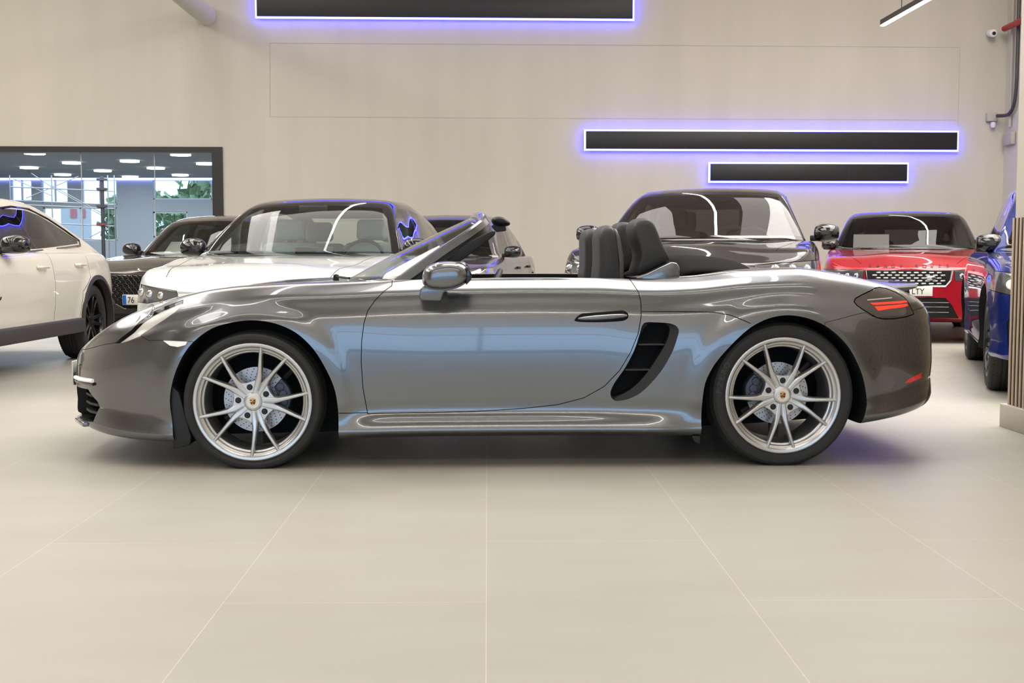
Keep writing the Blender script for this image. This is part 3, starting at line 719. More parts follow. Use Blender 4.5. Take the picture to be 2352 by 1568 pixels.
m.add(vs, fs); o = m.build('folded_roof', M_canvas, car); o['label'] = 'folded black fabric roof'
for p in o.data.polygons: p.use_smooth = True
sd = o.modifiers.new('t', 'SOLIDIFY'); sd.thickness = .03; s = o.modifiers.new('s', 'SUBSURF'); s.levels = 1; s.render_levels = 1
m = MB(); m.prism([(.45, .30), (.45, .84), (.60, .868), (.85, .86), (.98, .80), (1.0, .66), (.92, .5), (.9, .30)], -.60, .60); m.build('dashboard', M_dash, car, bev=.02)
m = MB(); Ms = Matrix.Translation((1.10, -.37, .76))@Matrix.Rotation(math.radians(-65), 4, 'Y'); m.tube([Ms@Vector((.18*math.cos(t*PI/12), .18*math.sin(t*PI/12), 0)) for t in range(24)], .014, 8, closed=True)
m.tube([Ms@Vector((0, 0, 0)), (.92, -.37, .72)], .03); m.box((-.06, -.17, -.012), (.03, .17, .012), Ms); m.build('steering_wheel', M_plastic, car, smooth=True)
# rear spoiler blade
m = MB(); vs = []; fs = []; NY = 24; prof = [(3.02, .868), (3.10, .872), (3.22, .860), (3.32, .866), (3.328, .861), (3.25, .840), (3.17, .822), (3.06, .835)]
for j in range(NY+1):
    a = -1+2*j/NY; back = .10*abs(a)**3
    vs += [(s_-back+.012, a*.62, z_-.02*abs(a)**4) for s_, z_ in prof]
k = len(prof); fs = [(j*k+i, j*k+(i+1) % k, (j+1)*k+(i+1) % k, (j+1)*k+i) for j in range(NY) for i in range(k)]+[tuple(range(k)), tuple(range(NY*k, NY*k+k))[::-1]]
m.add(vs, fs); m.build('rear_spoiler', M_grey, car, smooth=True)
m = MB(); m.box((3.10, -.50, .74), (3.255, .50, .838)); m.build('spoiler_gap_panel', M_gloss, car, bev=.02, seg=3)
# wheel arch liners, splash guards
m = MB(); q = pl([(388, 880), (400, 1031), (438, 1020), (440, 1000), (412, 900)], -.83); m.prism(q, -.84, -.60); m.build('splash_guard', M_plastic, car, bev=.004)
m = MB(); q = pl([(1588, 1000), (1608, 1000), (1608, 1021), (1594, 1014)], -.86); m.prism(q, -.865, -.70); m.build('splash_guard', M_plastic, car, bev=.003)
m = MB(); m.tube([(.16, -.72, .86), (.35, -.5, .888), (.37, -.2, .885)], .006, 6)
for a, b, y in ((.31, .80, -.25), (.27, .74, .3)):
    m.tube([(a, y, .878), (a+.05, y+.05, .895), (b-.3, y+.5 if y < 0 else y+.3, .885)], .007, 6)
m.v = m.v[:]; wp = MB(); wp.tube([(.30, -.10, .882), (.33, -.30, .894), (.42, -.50, .888)], .006, 6); wp.lathe([(0, 0), (.016, 0), (.014, .03), (0, .035)], 12, axis='Z', c=(.335, -.31, .872)); wp.build('windscreen_wiper', M_plastic, car, smooth=True)
# wheels
sports_wheel(car, (0, -.885, .316), .331, .316, 66.6, .225, .155, 12, -1)
sports_wheel(car, (2.506, -.893, .337), .348, .337, 52.5, .255, .150, 168, -1, [('PZERO', math.radians(176))])
sports_wheel(car, (0, .885, .316), .331, .316, 20, .225, .155, 12, 1)
sports_wheel(car, (2.506, .893, .337), .348, .337, 100, .255, .150, 168, 1)
# ================================================================== THE CARS BEHIND
class Suv:
    def __init__(s, name, label, cat, loc, yaw, L, hw, paint, **k):
        s.e = empty(name, (loc[0], loc[1], 0), math.radians(90-yaw)); tag(s.e, label, cat)
        s.L, s.hw, s.p = L, hw, paint; s.k = dict(zb=.27, nose=.88, hood=.98, cowl=(1.35, 1.02), belt=1.03, tail=1.0, tail_end=None, roof=None, axles=(.90, 3.75), R=.36, glass=G_tint, side_glass=G_dark, roof_m=None, seat=M_leather, wb=.80, wt=.60, bow=.30, cushion=1.3, rim=None, clad=None)
        s.k.update(k); s.build()
    def rows(s):
        k = s.k; L, hw = s.L, s.hw; zb, nz, hz = k['zb'], k['nose'], k['hood']; cs, cz = k['cowl']; b = k['belt']; t = k['tail']
        I = (.01, 0, 0, .01, .035, .07); r = []
        for ds, f, dz in ((0, 0, -.05), (.008, .25, -.045), (.03, .5, -.035), (.07, .68, -.02), (.13, .82, -.01), (.22, .91, 0), (.38, .965, .0)):
            z = nz+(hz-nz)*smooth01(ds/.5)+dz; r.append((ds, hw*f, zb+.06*(1-min(1, ds/.2)), z-.02, hw*f*.84, z+.01)+I)
        r += [(.65, hw*.985, zb, hz-.015, hw*.85, hz+.02)+I, (cs*.8, hw*.995, zb, hz+(cz-hz)*.6, hw*.86, cz-.01)+I, (cs+.1, hw, zb, b, hw*.86, b)+I, (L*.55, hw, zb, b+.01, hw*.86, b+.01)+I, (L*.78, hw, zb, b+.01, hw*.86, b+.01)+I]
        te = k['tail_end'] or (t-.1)
        for ds, f, q in ((.42, .985, 0), (.24, .95, .3), (.12, .88, .6), (.05, .74, .85), (.015, .5, .95), (0, 0, 1)):
            z = t+(te-t)*q; r.append((L-ds, hw*f, zb+.1*q, z, hw*f*.84, z+.015)+I)
        return r
    def gh(s, inset, drop=0.):
        """greenhouse solid, both sides"""
        k = s.k; roof = k['roof']; xs = [p[0] for p in roof]; zs = [p[1] for p in roof]; cs = xs[0]; ce = xs[-1]; n = 34; R = []; bz = k['belt']-.06-drop
        for i in range(n+1):
            t = i/n; t = (1-math.cos(PI*t))/2*.35+t*.65; x = cs+(ce-cs)*t; z = pchip(xs, zs, x)-inset; f = max(0, (z-k['belt']))/(max(zs)-k['belt'])
            wb = (k['wb']-inset)*(1-.10*smooth01((t-.45)/.55)); wt = wb+(k['wt']-k['wb'])*min(1, f*1.05); z = max(z, k['belt']-.005-drop); h = z-bz
            pts = [(0, bz), (-wb, bz), (-wb+(wb-wt)*.2, bz+h*.25), (-wb+(wb-wt)*.55, bz+h*.6), (-wt-.02, bz+h*.88), (-wt+.07, bz+h*.985), (-wt*.5, bz+h+.012*f), (0, bz+h+.02*f)]
            x2 = x+inset*(1-2*t)*1.3
            sec_ = catmull([Vector((a, c, 0)) for a, c in pts], 3); full = [(q.x, q.y) for q in sec_]+[(-q.x, q.y) for q in sec_[-2:0:-1]]
            R.append([Vector((x2+k['bow']*(a/k['wb'])**2*(1-t)**1.5-.06*(a/k['wb'])**2*t, a, c)) for a, c in full])
        N = len(R[0]); vs = [v for r in R for v in r]; fs = [(i*N+j, (i+1)*N+j, (i+1)*N+(j+1) % N, i*N+(j+1) % N) for i in range(n) for j in range(N)]+[tuple(range(N)), tuple(range(n*N, n*N+N))[::-1]]
        return clean_solid(pymesh(vs, fs))
    def sub(s, me, src):
        return src.apply(me)
    def add(s, name, me, m=None, parent=None, src=None, label=None):
        if src: src.apply(me)
        if m is not None: me.materials.clear(); me.materials.append(m)
        o = link(name, me, None, parent or s.e, keepmat=True)
        if label: o['label'] = label
        return o
    def build(s):
        k = s.k; rw = s.rows(); R = loft_rows(rw, sec, .07, 3)
        ax = k['axles']; Rw = k['R']
        def fl(v):
            if v.y > -.5: return
            for cx in ax:
                r = math.hypot(v.x-cx, v.z-Rw); v.y -= .02*smooth01((Rw+.14-r)/.07)
        hs, full = half_solid(R, fl); full.flip_normals() if False else None
        solid = full  # both halves joined
        bm = bmesh.new(); bm.from_mesh(full); bmesh.ops.remove_doubles(bm, verts=bm.verts, dist=1e-5); bmesh.ops.recalc_face_normals(bm, faces=bm.faces); bm.to_mesh(full); bm.free()
        s.src = NormalSource(full.copy()); full.materials.clear(); full.materials.append(s.p)
        c = MB()
        for cx in ax:
            for sg in (-1, 1):
                P = [(cx+(Rw+.055)*math.cos(t*PI/16), Rw+(Rw+.055)*math.sin(t*PI/16)) for t in range(-2, 19)]; P = [(P[0][0], 0)]+P+[(P[-1][0], 0)]
                c.prism(P, sg*1.4, sg*(s.hw-.34))
        body = boolean(full, c.mesh(), 'DIFFERENCE', M_gap)
        # cabin well
        cs = k['roof'][0][0]; ce = k['roof'][-1][0]
        w = MB(); w.box((cs+.38, -(k['wb']-.10), .5), (ce-.5, k['wb']-.10, 2)); body = boolean(body, w.mesh(), 'DIFFERENCE', M_dash)
        s.body = body
        # greenhouse: shell, openings, panes
        G = s.gh(0); s.gs = NormalSource(G.copy()); H = s.gh(.045, .10); H2 = s.gh(.008, .10)
        rm = k['roof_m'] or s.p; G.materials.clear(); G.materials.append(rm)
        shell = boolean(G, H, 'DIFFERENCE', M_dash, .1); skin = boolean(G.copy(), H2, 'DIFFERENCE', M_dash, .02)
        zt = max(p[1] for p in k['roof']); b = k['belt']; xs = [p[0] for p in k['roof']]; zs = [p[1] for p in k['roof']]
        xf = next(x for x, z in k['roof'] if z > zt-.05); mid = (cs+ce)/2
        wsp = [(-(k['wb']-.07), b-.2), (k['wb']-.07, b-.2), (k['wb']-.07, b+.02), (k['wt']-.045, zt-.095), (k['wt']*.5, zt-.075), (0, zt-.07), (-k['wt']*.5, zt-.075), (-(k['wt']-.045), zt-.095), (-(k['wb']-.07), b+.02)]
        o = MB(); o.prism(wsp, -1, xf+.12, axis='X'); op = [('windscreen', o.mesh(), k['glass'])]
        if k.get('rear', True):
            rwp = [(-(k['wb']-.15), b+.06), (k['wb']-.15, b+.06), (k['wt']-.05, zt-.12), (-(k['wt']-.05), zt-.12)]; xr = [x for x, z in k['roof'] if z > zt-.12][-1]
            o = MB(); o.prism(rwp, xr+.02, s.L+1, axis='X'); op.append(('rear_window', o.mesh(), k.get('rear_glass', G_dark)))
        for poly in k['dlo']:
            for sg in (-1, 1):
                o = MB(); o.prism(poly, sg*1.3, sg*.34); op.append(('side_window', o.mesh(), k['side_glass']))
        for nm, cm_, gm in op: shell = boolean(shell, cm_.copy(), 'DIFFERENCE', M_gap)
        for nm, cm_, gm in op:
            pz = boolean(skin.copy(), cm_, 'INTERSECT', gm, lo=.003 if nm == 'windscreen' else 2e-4)
            if len(pz.polygons): s.add(nm, pz, gm, src=s.gs)
        bm = bmesh.new(); bm.from_mesh(shell); bm.verts.ensure_lookup_table(); seen = set(); kill = []
        for v in bm.verts:
            if v in seen: continue
            isl = [v]; seen.add(v)
            for q in isl:
                for e_ in q.link_edges:
                    o_ = e_.other_vert(q)
                    if o_ not in seen: seen.add(o_); isl.append(o_)
            if max(q.co.x for q in isl)-min(q.co.x for q in isl) < .25 or len(isl) < 40: kill += isl
        bmesh.ops.delete(bm, geom=kill, context='VERTS'); bm.to_mesh(shell); bm.free()
        s.add('cabin_frame', shell, None, src=s.gs, label=k.get('roof_label'))
        # cabin fittings
        w_ = k['wb']-.12; sx = cs+k['cushion']
        m = MB(); m.prism([(cs+.25, .5), (cs+.28, b-.02), (cs+.45, b+.015), (cs+.75, b-.02), (cs+.82, b-.15), (cs+.80, .5)], -w_, w_); m.build('dashboard', M_dash, s.e, bev=.02)
        for y in (-.38, .38):
            for q, nm in ((0, 'front_seat'), (.95, 'rear_seat')):
                if sx+q+.5 > ce: continue
                m = MB(); m.prism([(-.24, .55), (.22, .55), (.26, b+.10), (.20, b+.12), (-.20, b+.12), (-.26, b+.10)], 0, .13, axis='X'); st_ = m.build('seat_backrest', k['seat'], s.e, bev=.04, seg=3); st_.location = (sx+q, y, 0)
                m = MB(); m.prism([(-.14, b+.14), (.14, b+.14), (.13, b+.33), (-.13, b+.33)], .0, .11, axis='X'); m.build('head_restraint', k['seat'], st_, bev=.04, seg=3)
        m = MB(); Ms = Matrix.Translation((cs+.95, k.get('wheel_y', -.38), b-.03))@Matrix.Rotation(math.radians(-62), 4, 'Y'); m.tube([Ms@Vector((.185*math.cos(t*PI/12), .185*math.sin(t*PI/12), 0)) for t in range(24)], .015, 8, closed=True); m.box((-.05, -.17, -.02), (.05, .17, .01), Ms); m.build('steering_wheel', k.get('steer', M_dash), s.e, smooth=True)
        m = MB(); m.box((xf-.12, -.13, zt-.13), (xf-.08, .13, zt-.07)); m.build('rear_view_mirror', M_plastic, s.e, bev=.012)
        # mirrors
        mi = k.get('mi', .03)
        for sg in (-1, 1):
            x = cs+.42; O = [(-.06, 0), (.10, -.01), (.12, .07), (.06, .15), (-.05, .14), (-.09, .06)]; O = [(a+x, c_+b+.0) for a, c_ in O]
            mo = puff('wing_mirror', O, [(sg*(s.hw+.175-mi), .5, .02, 0), (sg*(s.hw+.16-mi), .8, .01, 0), (sg*(s.hw+.08-mi), 1, 0, 0), (sg*(s.hw-.01-mi), .9, 0, 0), (sg*(s.hw-.04-mi), .6, 0, -.01)], k.get('mir', s.p), s.e)
            m = MB(); m.box((x-.03, min(sg*(s.hw-.10), sg*(s.hw+.02)), b+.0), (x+.05, max(sg*(s.hw-.10), sg*(s.hw+.02)), b+.05)); m.build('mirror_foot', M_plastic, mo, bev=.01)
        rim = k['rim'] or M_dalloy
        for cx in ax:
            for sg in (-1, 1): suv_wheel(s.e, (cx, sg*(s.hw-.025), Rw-.004), Rw, sg, rim, Rw-.10)
        if k['clad']:
            for sg in (-1, 1):
                for cx in ax:
                    vs = []; n = 26
                    for t in range(n+1):
                        a = math.radians(-16+212*t/n)
                        for r_, y in ((Rw+.042, -.03), (Rw+.042, .035), (Rw+.082, .03), (Rw+.082, -.03)): vs.append((cx+r_*math.cos(a), sg*(s.hw+y-.005), Rw+r_*math.sin(a)))
                    fs = [(i*4+j, i*4+(j+1) % 4, (i+1)*4+(j+1) % 4, (i+1)*4+j) for i in range(n) for j in range(4)]+[(0, 1, 2, 3), (n*4+3, n*4+2, n*4+1, n*4)]
                    m = MB(); m.add(vs, fs); m.build('arch_trim', k['clad'], s.e, smooth=True)
                m = MB(); m.box((ax[0]+Rw+.05, min(sg*(s.hw-.06), sg*(s.hw+.035)), k['zb']-.02), (ax[1]-Rw-.05, max(sg*(s.hw-.06), sg*(s.hw+.035)), k['zb']+.115)); m.build('sill_trim', k['clad'], s.e, bev=.02)
    def part(s, name, poly, axis, a, b, m, gap=.004, label=None, keep=False):
        """split a piece off the body by a prism, leaving a seam"""
        c = MB(); c.prism(poly, a, b, axis=axis); pc = boolean(s.body, c.mesh(), 'INTERSECT', M_gap)
        c = MB(); c.prism(offset_poly(poly, gap) if gap else poly, a-.001, b+.001, axis=axis); s.body = boolean(s.body, c.mesh(), 'DIFFERENCE', M_gap)
        return s.add(name, pc, m, src=s.src, label=label)
    def seam(s, pts, axis, a, b, w=.006):
        c = MB(); c.prism(strip_poly(pts, w), a, b, axis=axis); s.body = boolean(s.body, c.mesh(), 'DIFFERENCE', M_gap)
    def finish(s): return s.add('body', s.body, None, src=s.src)
    def front(s, y, z):       # point on the nose surface at (y, z)
        h = s.src.t.ray_cast(Vector((-2, y, z)), Vector((1, 0, 0))); return h[0].x if h[0] else 0
    def side(s, x, z, sg=-1):
        h = s.src.t.ray_cast(Vector((x, sg*3, z)), Vector((0, -sg, 0))); return h[0].y if h[0] else sg*s.hw
    def plate(s, txt, z, h=.11, w=.52, tx=None, blue=True, size=.095):
        x = s.front(0, z)-.03; m = MB(); m.box((x-.008, -w/2, z-h/2), (x+.04, w/2, z+h/2)); o = m.build('licence_plate', M_plate, s.e, bev=.003)
        if blue: m = MB(); m.box((x-.0095, w/2-.045, z-h/2+.004), (x-.008, w/2-.004, z+h/2-.004)); m.build('blue_band', M_pblue, o)
        if txt:
            me = text_mesh(txt, size, .0, 'LEFT', .85); me.transform(Matrix.Rotation(PI/2, 4, 'X')); me.transform(Matrix.Rotation(-PI/2, 4, 'Z')); me.transform(Matrix.Translation((x-.0105, tx, z-size*.36))); link('plate_text', me, M_ink, o)
        return o
M_dk2 = mat('grille_black', (.01, .01, .01), .35)
def arcpoly(c, r, n=16): return [(c[0]+r[0]*math.cos(2*PI*i/n), c[1]+r[1]*math.sin(2*PI*i/n)) for i in range(n)]
def bars(s, name, yz, w, d, m, parent, off=.0):
    """a strip laid over the nose surface along (y,z) points"""
    mb = MB(); P = [Vector((s.front(y, z)-off, y, z)) for y, z in yz]; mb.tube(P, w, 6); return mb.build(name, m, parent, smooth=True)

# A  white coupe-roofed SUV on the left, seen along its flank
roofA = [(1.30, 1.02), (1.55, 1.19), (1.95, 1.39), (2.3, 1.48), (2.7, 1.51), (3.15, 1.495), (3.6, 1.42), (4.0, 1.275), (4.3, 1.14), (4.5, 1.02)]
dloA = [[(1.72, 1.03), (1.80, 1.15), (2.0, 1.30), (2.2, 1.375), (2.42, 1.405), (2.585, 1.41), (2.665, 1.06)], [(2.666, 1.06), (2.586, 1.41), (2.9, 1.41), (3.2, 1.37), (3.447, 1.31), (3.577, 1.10)], [(3.578, 1.10), (3.448, 1.31), (3.75, 1.225), (4.0, 1.15), (3.98, 1.12)]]
A = Suv('coupe_suv', 'white coupe-roofed SUV with black cladding and black wheels, cut by the left frame edge', 'car', (-5.04, 8.22), 0, 4.62, .955, M_white, roof=roofA, dlo=dloA, belt=1.02, tail=1.02, tail_end=.80, hood=.93, nose=.80, cowl=(1.3, 1.0), axles=(.90, 3.77), R=.365, zb=.30, clad=M_clad, mir=M_gloss, wb=.84, wt=.58, side_glass=G_dark)
for sg in (-1, 1):
    yr = (sg*1.3, sg*.80); yr = (min(yr), max(yr))
    A.seam([(2.68, 1.02), (2.70, .75), (2.68, .42)], 'Y', *yr); A.seam([(1.58, 1.02), (1.45, .8), (1.45, .42)], 'Y', *yr); A.seam([(3.62, 1.0), (3.60, .8), (3.38, .66), (3.30, .42)], 'Y', *yr)
P = [(4.33, .82), (4.48, .90), (4.66, .95), (4.7, .82), (4.50, .77)]
for sg in (-1, 1): A.part('tail_light', P, 'Y', min(sg*.5, sg*1.3), max(sg*.5, sg*1.3), M_redlens)
ag = A.part('grille', [(-.45, .78), (.45, .78), (.52, .62), (.40, .50), (-.40, .50), (-.52, .62)], 'X', -.5, .3, M_dk2)
for i in range(13): bars(A, 'grille_bar', [(-.42+.07*i, .53), (-.42+.07*i, .76)], .007, 0, M_chrome, ag, .004)
A.part('lower_grille', [(-.60, .34), (.60, .34), (.52, .46), (-.52, .46)], 'X', -.5, .3, M_dk2)
for sg in (-1, 1):
    A.part('headlight', [(sg*.55, .70), (sg*.56, .79), (sg*1.1, .86), (sg*1.1, .74), (sg*.8, .69)], 'X', -.5, .60, M_lamp2); A.seam([(.25, sg*.60), (.8, sg*.72), (1.35, sg*.78)], 'Z', .6, 1.3)
A.finish()
for sg in (-1, 1):
    for x, z in ((2.42, .90), (3.35, .915)):
        y = A.side(x, z, sg); m = MB(); m.tube([(x-.10, y+sg*.0, z), (x-.07, y+sg*.035, z), (x+.08, y+sg*.035, z), (x+.11, y, z)], .014, 8); m.build('door_handle', M_white, A.e, smooth=True)
        m = MB(); m.prism(arcpoly((x, z-.005), (.05, .028)), y-.001 if sg < 0 else y-.003, y+.003 if sg < 0 else y+.001); 
    for i in range(2):
        x = 1.42+.06*i; y = A.side(x, .66, sg); m = MB(); m.prism([(x, .645), (x+.03, .645), (x+.055, .672), (x+.025, .672)], y-.004, y+.004); m.build('side_badge', M_chrome, A.e)
    m = MB(); pts = [(1.66, 1.02), (1.74, 1.13), (1.95, 1.30), (2.18, 1.39), (2.6, 1.43), (3.0, 1.425), (3.4, 1.35), (3.75, 1.25), (4.05, 1.15), (4.02, 1.10), (3.5, 1.075), (2.5, 1.035), (1.66, 1.02)]
    q = [Vector((a, A.gs.t.ray_cast(Vector((a, sg*3, c)), Vector((0, -sg, 0)))[0].y if A.gs.t.ray_cast(Vector((a, sg*3, c)), Vector((0, -sg, 0)))[0] else sg*.84, c)) for a, c in pts]
    m.tube(q, .013, 6); m.build('window_trim', M_gloss, A.e, smooth=True)

# B  dark SUV with honeycomb grille
roofS = lambda c, z0, z1, L: [(c, z0), (c+.3, z0+(z1-z0)*.48), (c+.62, z0+(z1-z0)*.88), (c+.95, z1), (c+1.6, z1+.015), (c+2.3, z1-.02), (L-.55, z1-.12), (L-.22, z0+(z1-z0)*.45), (L-.08, z0)]
dloS = lambda c, b, zt, L: [[(c+.50, b+.04), (c+.98, zt-.10), (c+1.40, zt-.075), (c+1.42, b+.04)], [(c+1.49, b+.04), (c+1.47, zt-.075), (c+2.15, zt-.09), (c+2.42, b+.05)], [(c+2.50, b+.05), (c+2.25, zt-.10), (L-.75, zt-.17), (L-.65, b+.10)]]
B = Suv('sport_suv', 'dark bronze-grey SUV with honeycomb grille, between the white coupe and the silver-white car', 'car', (-3.99, 13.3), 9, 4.6, .95, M_browng, roof=roofS(1.25, 1.01, 1.485, 4.6), dlo=dloS(1.25, 1.01, 1.485, 4.6), belt=1.01, hood=.97, nose=.87, cowl=(1.25, 1.005), axles=(.88, 3.65), R=.36, mir=M_gloss)
gp = B.part('grille', [(-.42, .78), (.42, .78), (.47, .66), (.36, .47), (.26, .42), (-.26, .42), (-.36, .47), (-.47, .66)], 'X', -.5, .30, M_dk2)
hx = 0
m = MB()
for r in range(9):
    for c_ in range(-7, 8):
        y = c_*.062+(.031 if r % 2 else 0); z = .445+r*.040
        wlim = .44 if z > .6 else .27+(z-.42)*.9
        if abs(y) > wlim-.03: continue
        P = [Vector((B.front(y, z)-.006, y+.030*math.cos(a*PI/3), z+.019*math.sin(a*PI/3))) for a in range(6)]; m.tube(P, .004, 4, closed=True)
m.build('honeycomb_mesh', M_gloss, gp)
m = MB(); P = [(-.42, .78), (.42, .78), (.47, .66), (.36, .47), (.26, .42), (-.26, .42), (-.36, .47), (-.47, .66)]; m.tube([Vector((B.front(y, z)-.004, y, z)) for y, z in P], .010, 6, closed=True); m.build('grille_surround', M_gloss, gp)
m = MB(); Mx = Matrix.Translation((B.front(0, .76)-.02, 0, .765))@Matrix.Rotation(PI/2, 4, 'Z'); m.lathe([(0, -.0), (.038, 0), (.042, .01), (0, .02)], 24, M=Matrix.Rotation(-PI/2, 4, 'Z'), c=(B.front(0, .74)-.025, 0, .745)); bd = m.build('badge', M_chrome, gp, smooth=True)
m = MB(); m.lathe([(0, -.004), (.028, -.004), (.028, 0), (0, 0)], 20, M=Matrix.Rotation(-PI/2, 4, 'Z'), c=(B.front(0, .74)-.026, 0, .745)); m.build('badge_centre', M_crred, bd)
for sg in (-1, 1):
    P = [(sg*.52, .76), (sg*.60, .86), (sg*.90, .90), (sg*.93, .84), (sg*.62, .77)]; B.part('headlight', P, 'X', -.5, .75, M_lamp2)
    P = [(sg*.50, .34), (sg*.52, .56), (sg*.84, .62), (sg*.86, .34)]; ip = B.part('side_intake', P, 'X', -.5, .5, M_dk2)
    bars(B, 'intake_trim', [(sg*.56, .38), (sg*.70, .50), (sg*.82, .57)], .012, 0, M_gloss, ip, .01)
    bars(B, 'chrome_flash', [(sg*.75, .56), (sg*.80, .62)], .012, 0, M_chrome, ip, .012)
B.part('lower_grille', [(-.42, .20), (.42, .20), (.44, .36), (-.44, .36)], 'X', -.5, .3, M_dk2)
for sg in (-1, 1): B.seam([(.30, sg*.62), (.8, sg*.70), (1.3, sg*.74)], 'Z', .6, 1.3)
B.finish(); B.plate('76', .52, tx=.20)
# price sheet behind the screen of the dark SUV
def sheet(parent_car, cx, cy, z, w, h, tilt, rz, label):
    e = empty('paper_sheet', parent_car.e.matrix_basis@Vector((cx, cy, z)), parent_car.e.rotation_euler.z+rz); tag(e, label, 'paper'); m = MB(); Mx = Matrix.Rotation(math.radians(tilt), 4, 'Y')
    m.box((-.001, -w/2, 0), (.001, w/2, h), Mx); m.build('sheet', M_paper, e); return e
for _e in (A.e, B.e): pass
bpy.context.view_layer.update()
sheet(B, 1.66, .40, 1.03, .32, .27, 58, 0, 'white paper sheet behind the windscreen of the dark bronze SUV')

# C  silver-white SUV with black roof
Cc = Suv('crossover_suv', 'silver-white SUV with a black roof and pale seats, behind the roadster bonnet', 'car', (-1.96, 8.70), 7, 4.6, .93, M_silver, roof=[(1.20, 1.0), (1.5, 1.19), (1.8, 1.36), (2.05, 1.455), (2.4, 1.50), (3.0, 1.505), (3.6, 1.46), (4.1, 1.37), (4.4, 1.16), (4.52, 1.0)], dlo=[[(1.66, 1.04), (2.02, 1.34), (2.3, 1.415), (2.62, 1.425), (2.66, 1.04)], [(2.73, 1.04), (2.70, 1.42), (3.25, 1.40), (3.52, 1.36), (3.62, 1.05)], [(3.70, 1.06), (3.60, 1.34), (3.88, 1.28), (4.05, 1.10)]],
         belt=1.0, hood=.94, nose=.80, cowl=(1.2, .995), axles=(.85, 3.6), R=.36, roof_m=M_gloss, seat=M_teal, wb=.86, wt=.64, mir=M_gloss, rear_glass=G_tint, glass=thin_glass('screen_glass_clear', (.80, .88, .86), f0=1.42), side_glass=G_tint, cushion=1.25)
for sg in (-1, 1):
    P = [(sg*.45, .70), (sg*.47, .745), (sg*.80, .785), (sg*1.0, .80), (sg*1.0, .67), (sg*.72, .655)]; h = Cc.part('headlight', P, 'X', -.5, .70, M_lamp2)
    for y, z in ((.60, .71), (.70, .72), (.79, .73)):
        x = Cc.front(sg*y, z); m = MB(); m.lathe([(0, -.015), (.022, -.012), (.03, 0), (.03, .03), (0, .03)], 16, M=Matrix.Rotation(-PI/2, 4, 'Z'), c=(x, sg*y, z)); m.build('projector', M_chrome, h, smooth=True)
    P = [(sg*.60, .30), (sg*.62, .50), (sg*.80, .52), (sg*.84, .30)]; Cc.part('air_curtain', P, 'X', -.5, .4, M_dk2)
bars(Cc, 'light_strip', [(-.45, .715), (-.25, .72), (0, .722), (.25, .72), (.45, .715)], .008, 0, M_drl, Cc.e, .002)
Cc.part('lower_grille', [(-.55, .24), (.55, .24), (.52, .46), (-.52, .46)], 'X', -.5, .3, M_dk2)
for sg in (-1, 1): Cc.seam([(.22, sg*.62), (.7, sg*.70), (1.25, sg*.74)], 'Z', .5, 1.3); Cc.seam([(1.55, .98), (1.45, .75), (1.45, .36)], 'Y', min(sg*.75, sg*1.2), max(sg*.75, sg*1.2)); Cc.seam([(2.68, .98), (2.7, .36)], 'Y', min(sg*.75, sg*1.2), max(sg*.75, sg*1.2))
m = MB(); m.box((-.02, -.10, .60), (.02, .10, .64)); Cc.finish(); Cc.plate('', .52)
m = MB(); m.box((1.95, -.17, .98), (2.0, .17, 1.08)); m.build('centre_screen', M_gloss, Cc.e, bev=.008)
# D  slate SUV near the wall
D = Suv('estate_suv', 'slate-grey SUV parked near the rear wall, behind the windscreen frame', 'car', (-1.20, 14.1), 9, 4.5, .93, M_slate, roof=roofS(1.2, .98, 1.52, 4.5), dlo=dloS(1.2, .98, 1.52, 4.5), belt=.98, hood=.93, nose=.84, cowl=(1.2, .97), axles=(.85, 3.6), R=.36, mir=M_gloss)
for sg in (-1, 1):
    P = [(sg*.55, .72), (sg*.60, .84), (sg*1.0, .86), (sg*1.0, .74), (sg*.75, .70)]; h = D.part('headlight', P, 'X', -.5, .62, M_chrome)
    yr = (min(sg*.75, sg*1.2), max(sg*.75, sg*1.2)); D.seam([(1.5, 1.0), (1.4, .8), (1.4, .36)], 'Y', *yr); D.seam([(2.6, 1.0), (2.62, .36)], 'Y', *yr); D.seam([(3.55, 1.0), (3.5, .8), (3.2, .6)], 'Y', *yr)
D.part('grille', [(-.5, .80), (.5, .80), (.44, .45), (-.44, .45)], 'X', -.5, .3, M_dk2); D.finish()
for x, z in ((2.42, .84), (3.35, .85)):
    for sg in (-1, 1): y = D.side(x, z, sg); m = MB(); m.tube([(x-.10, y, z), (x-.07, y+sg*.03, z), (x+.08, y+sg*.03, z), (x+.11, y, z)], .018, 8); m.build('door_handle', M_gloss, D.e, smooth=True)
# E  black SUV
E_ = Suv('luxury_suv', 'glossy black SUV directly behind the roadster seats and folded roof', 'car', (1.25, 8.95), 13.8, 5.0, 1.0, M_blackp, roof=[(1.42, 1.13), (1.7, 1.30), (2.0, 1.47), (2.25, 1.565), (2.6, 1.61), (3.2, 1.62), (3.9, 1.58), (4.5, 1.49), (4.8, 1.30), (4.92, 1.13)], dlo=[[(1.90, 1.17), (2.32, 1.47), (2.75, 1.52), (2.85, 1.52), (2.88, 1.17)], [(2.95, 1.17), (2.92, 1.52), (3.6, 1.50), (3.85, 1.17)], [(3.93, 1.17), (3.70, 1.49), (4.2, 1.44), (4.45, 1.34), (4.5, 1.19)]],
         belt=1.125, hood=1.085, nose=.98, cowl=(1.42, 1.125), axles=(.90, 3.95), R=.38, seat=M_tan, steer=M_tan, wb=.85, wt=.66, mir=M_gloss, glass=thin_glass('screen_glass_dark', (.50, .52, .50), f0=1.85), side_glass=G_dark, tail=1.1)
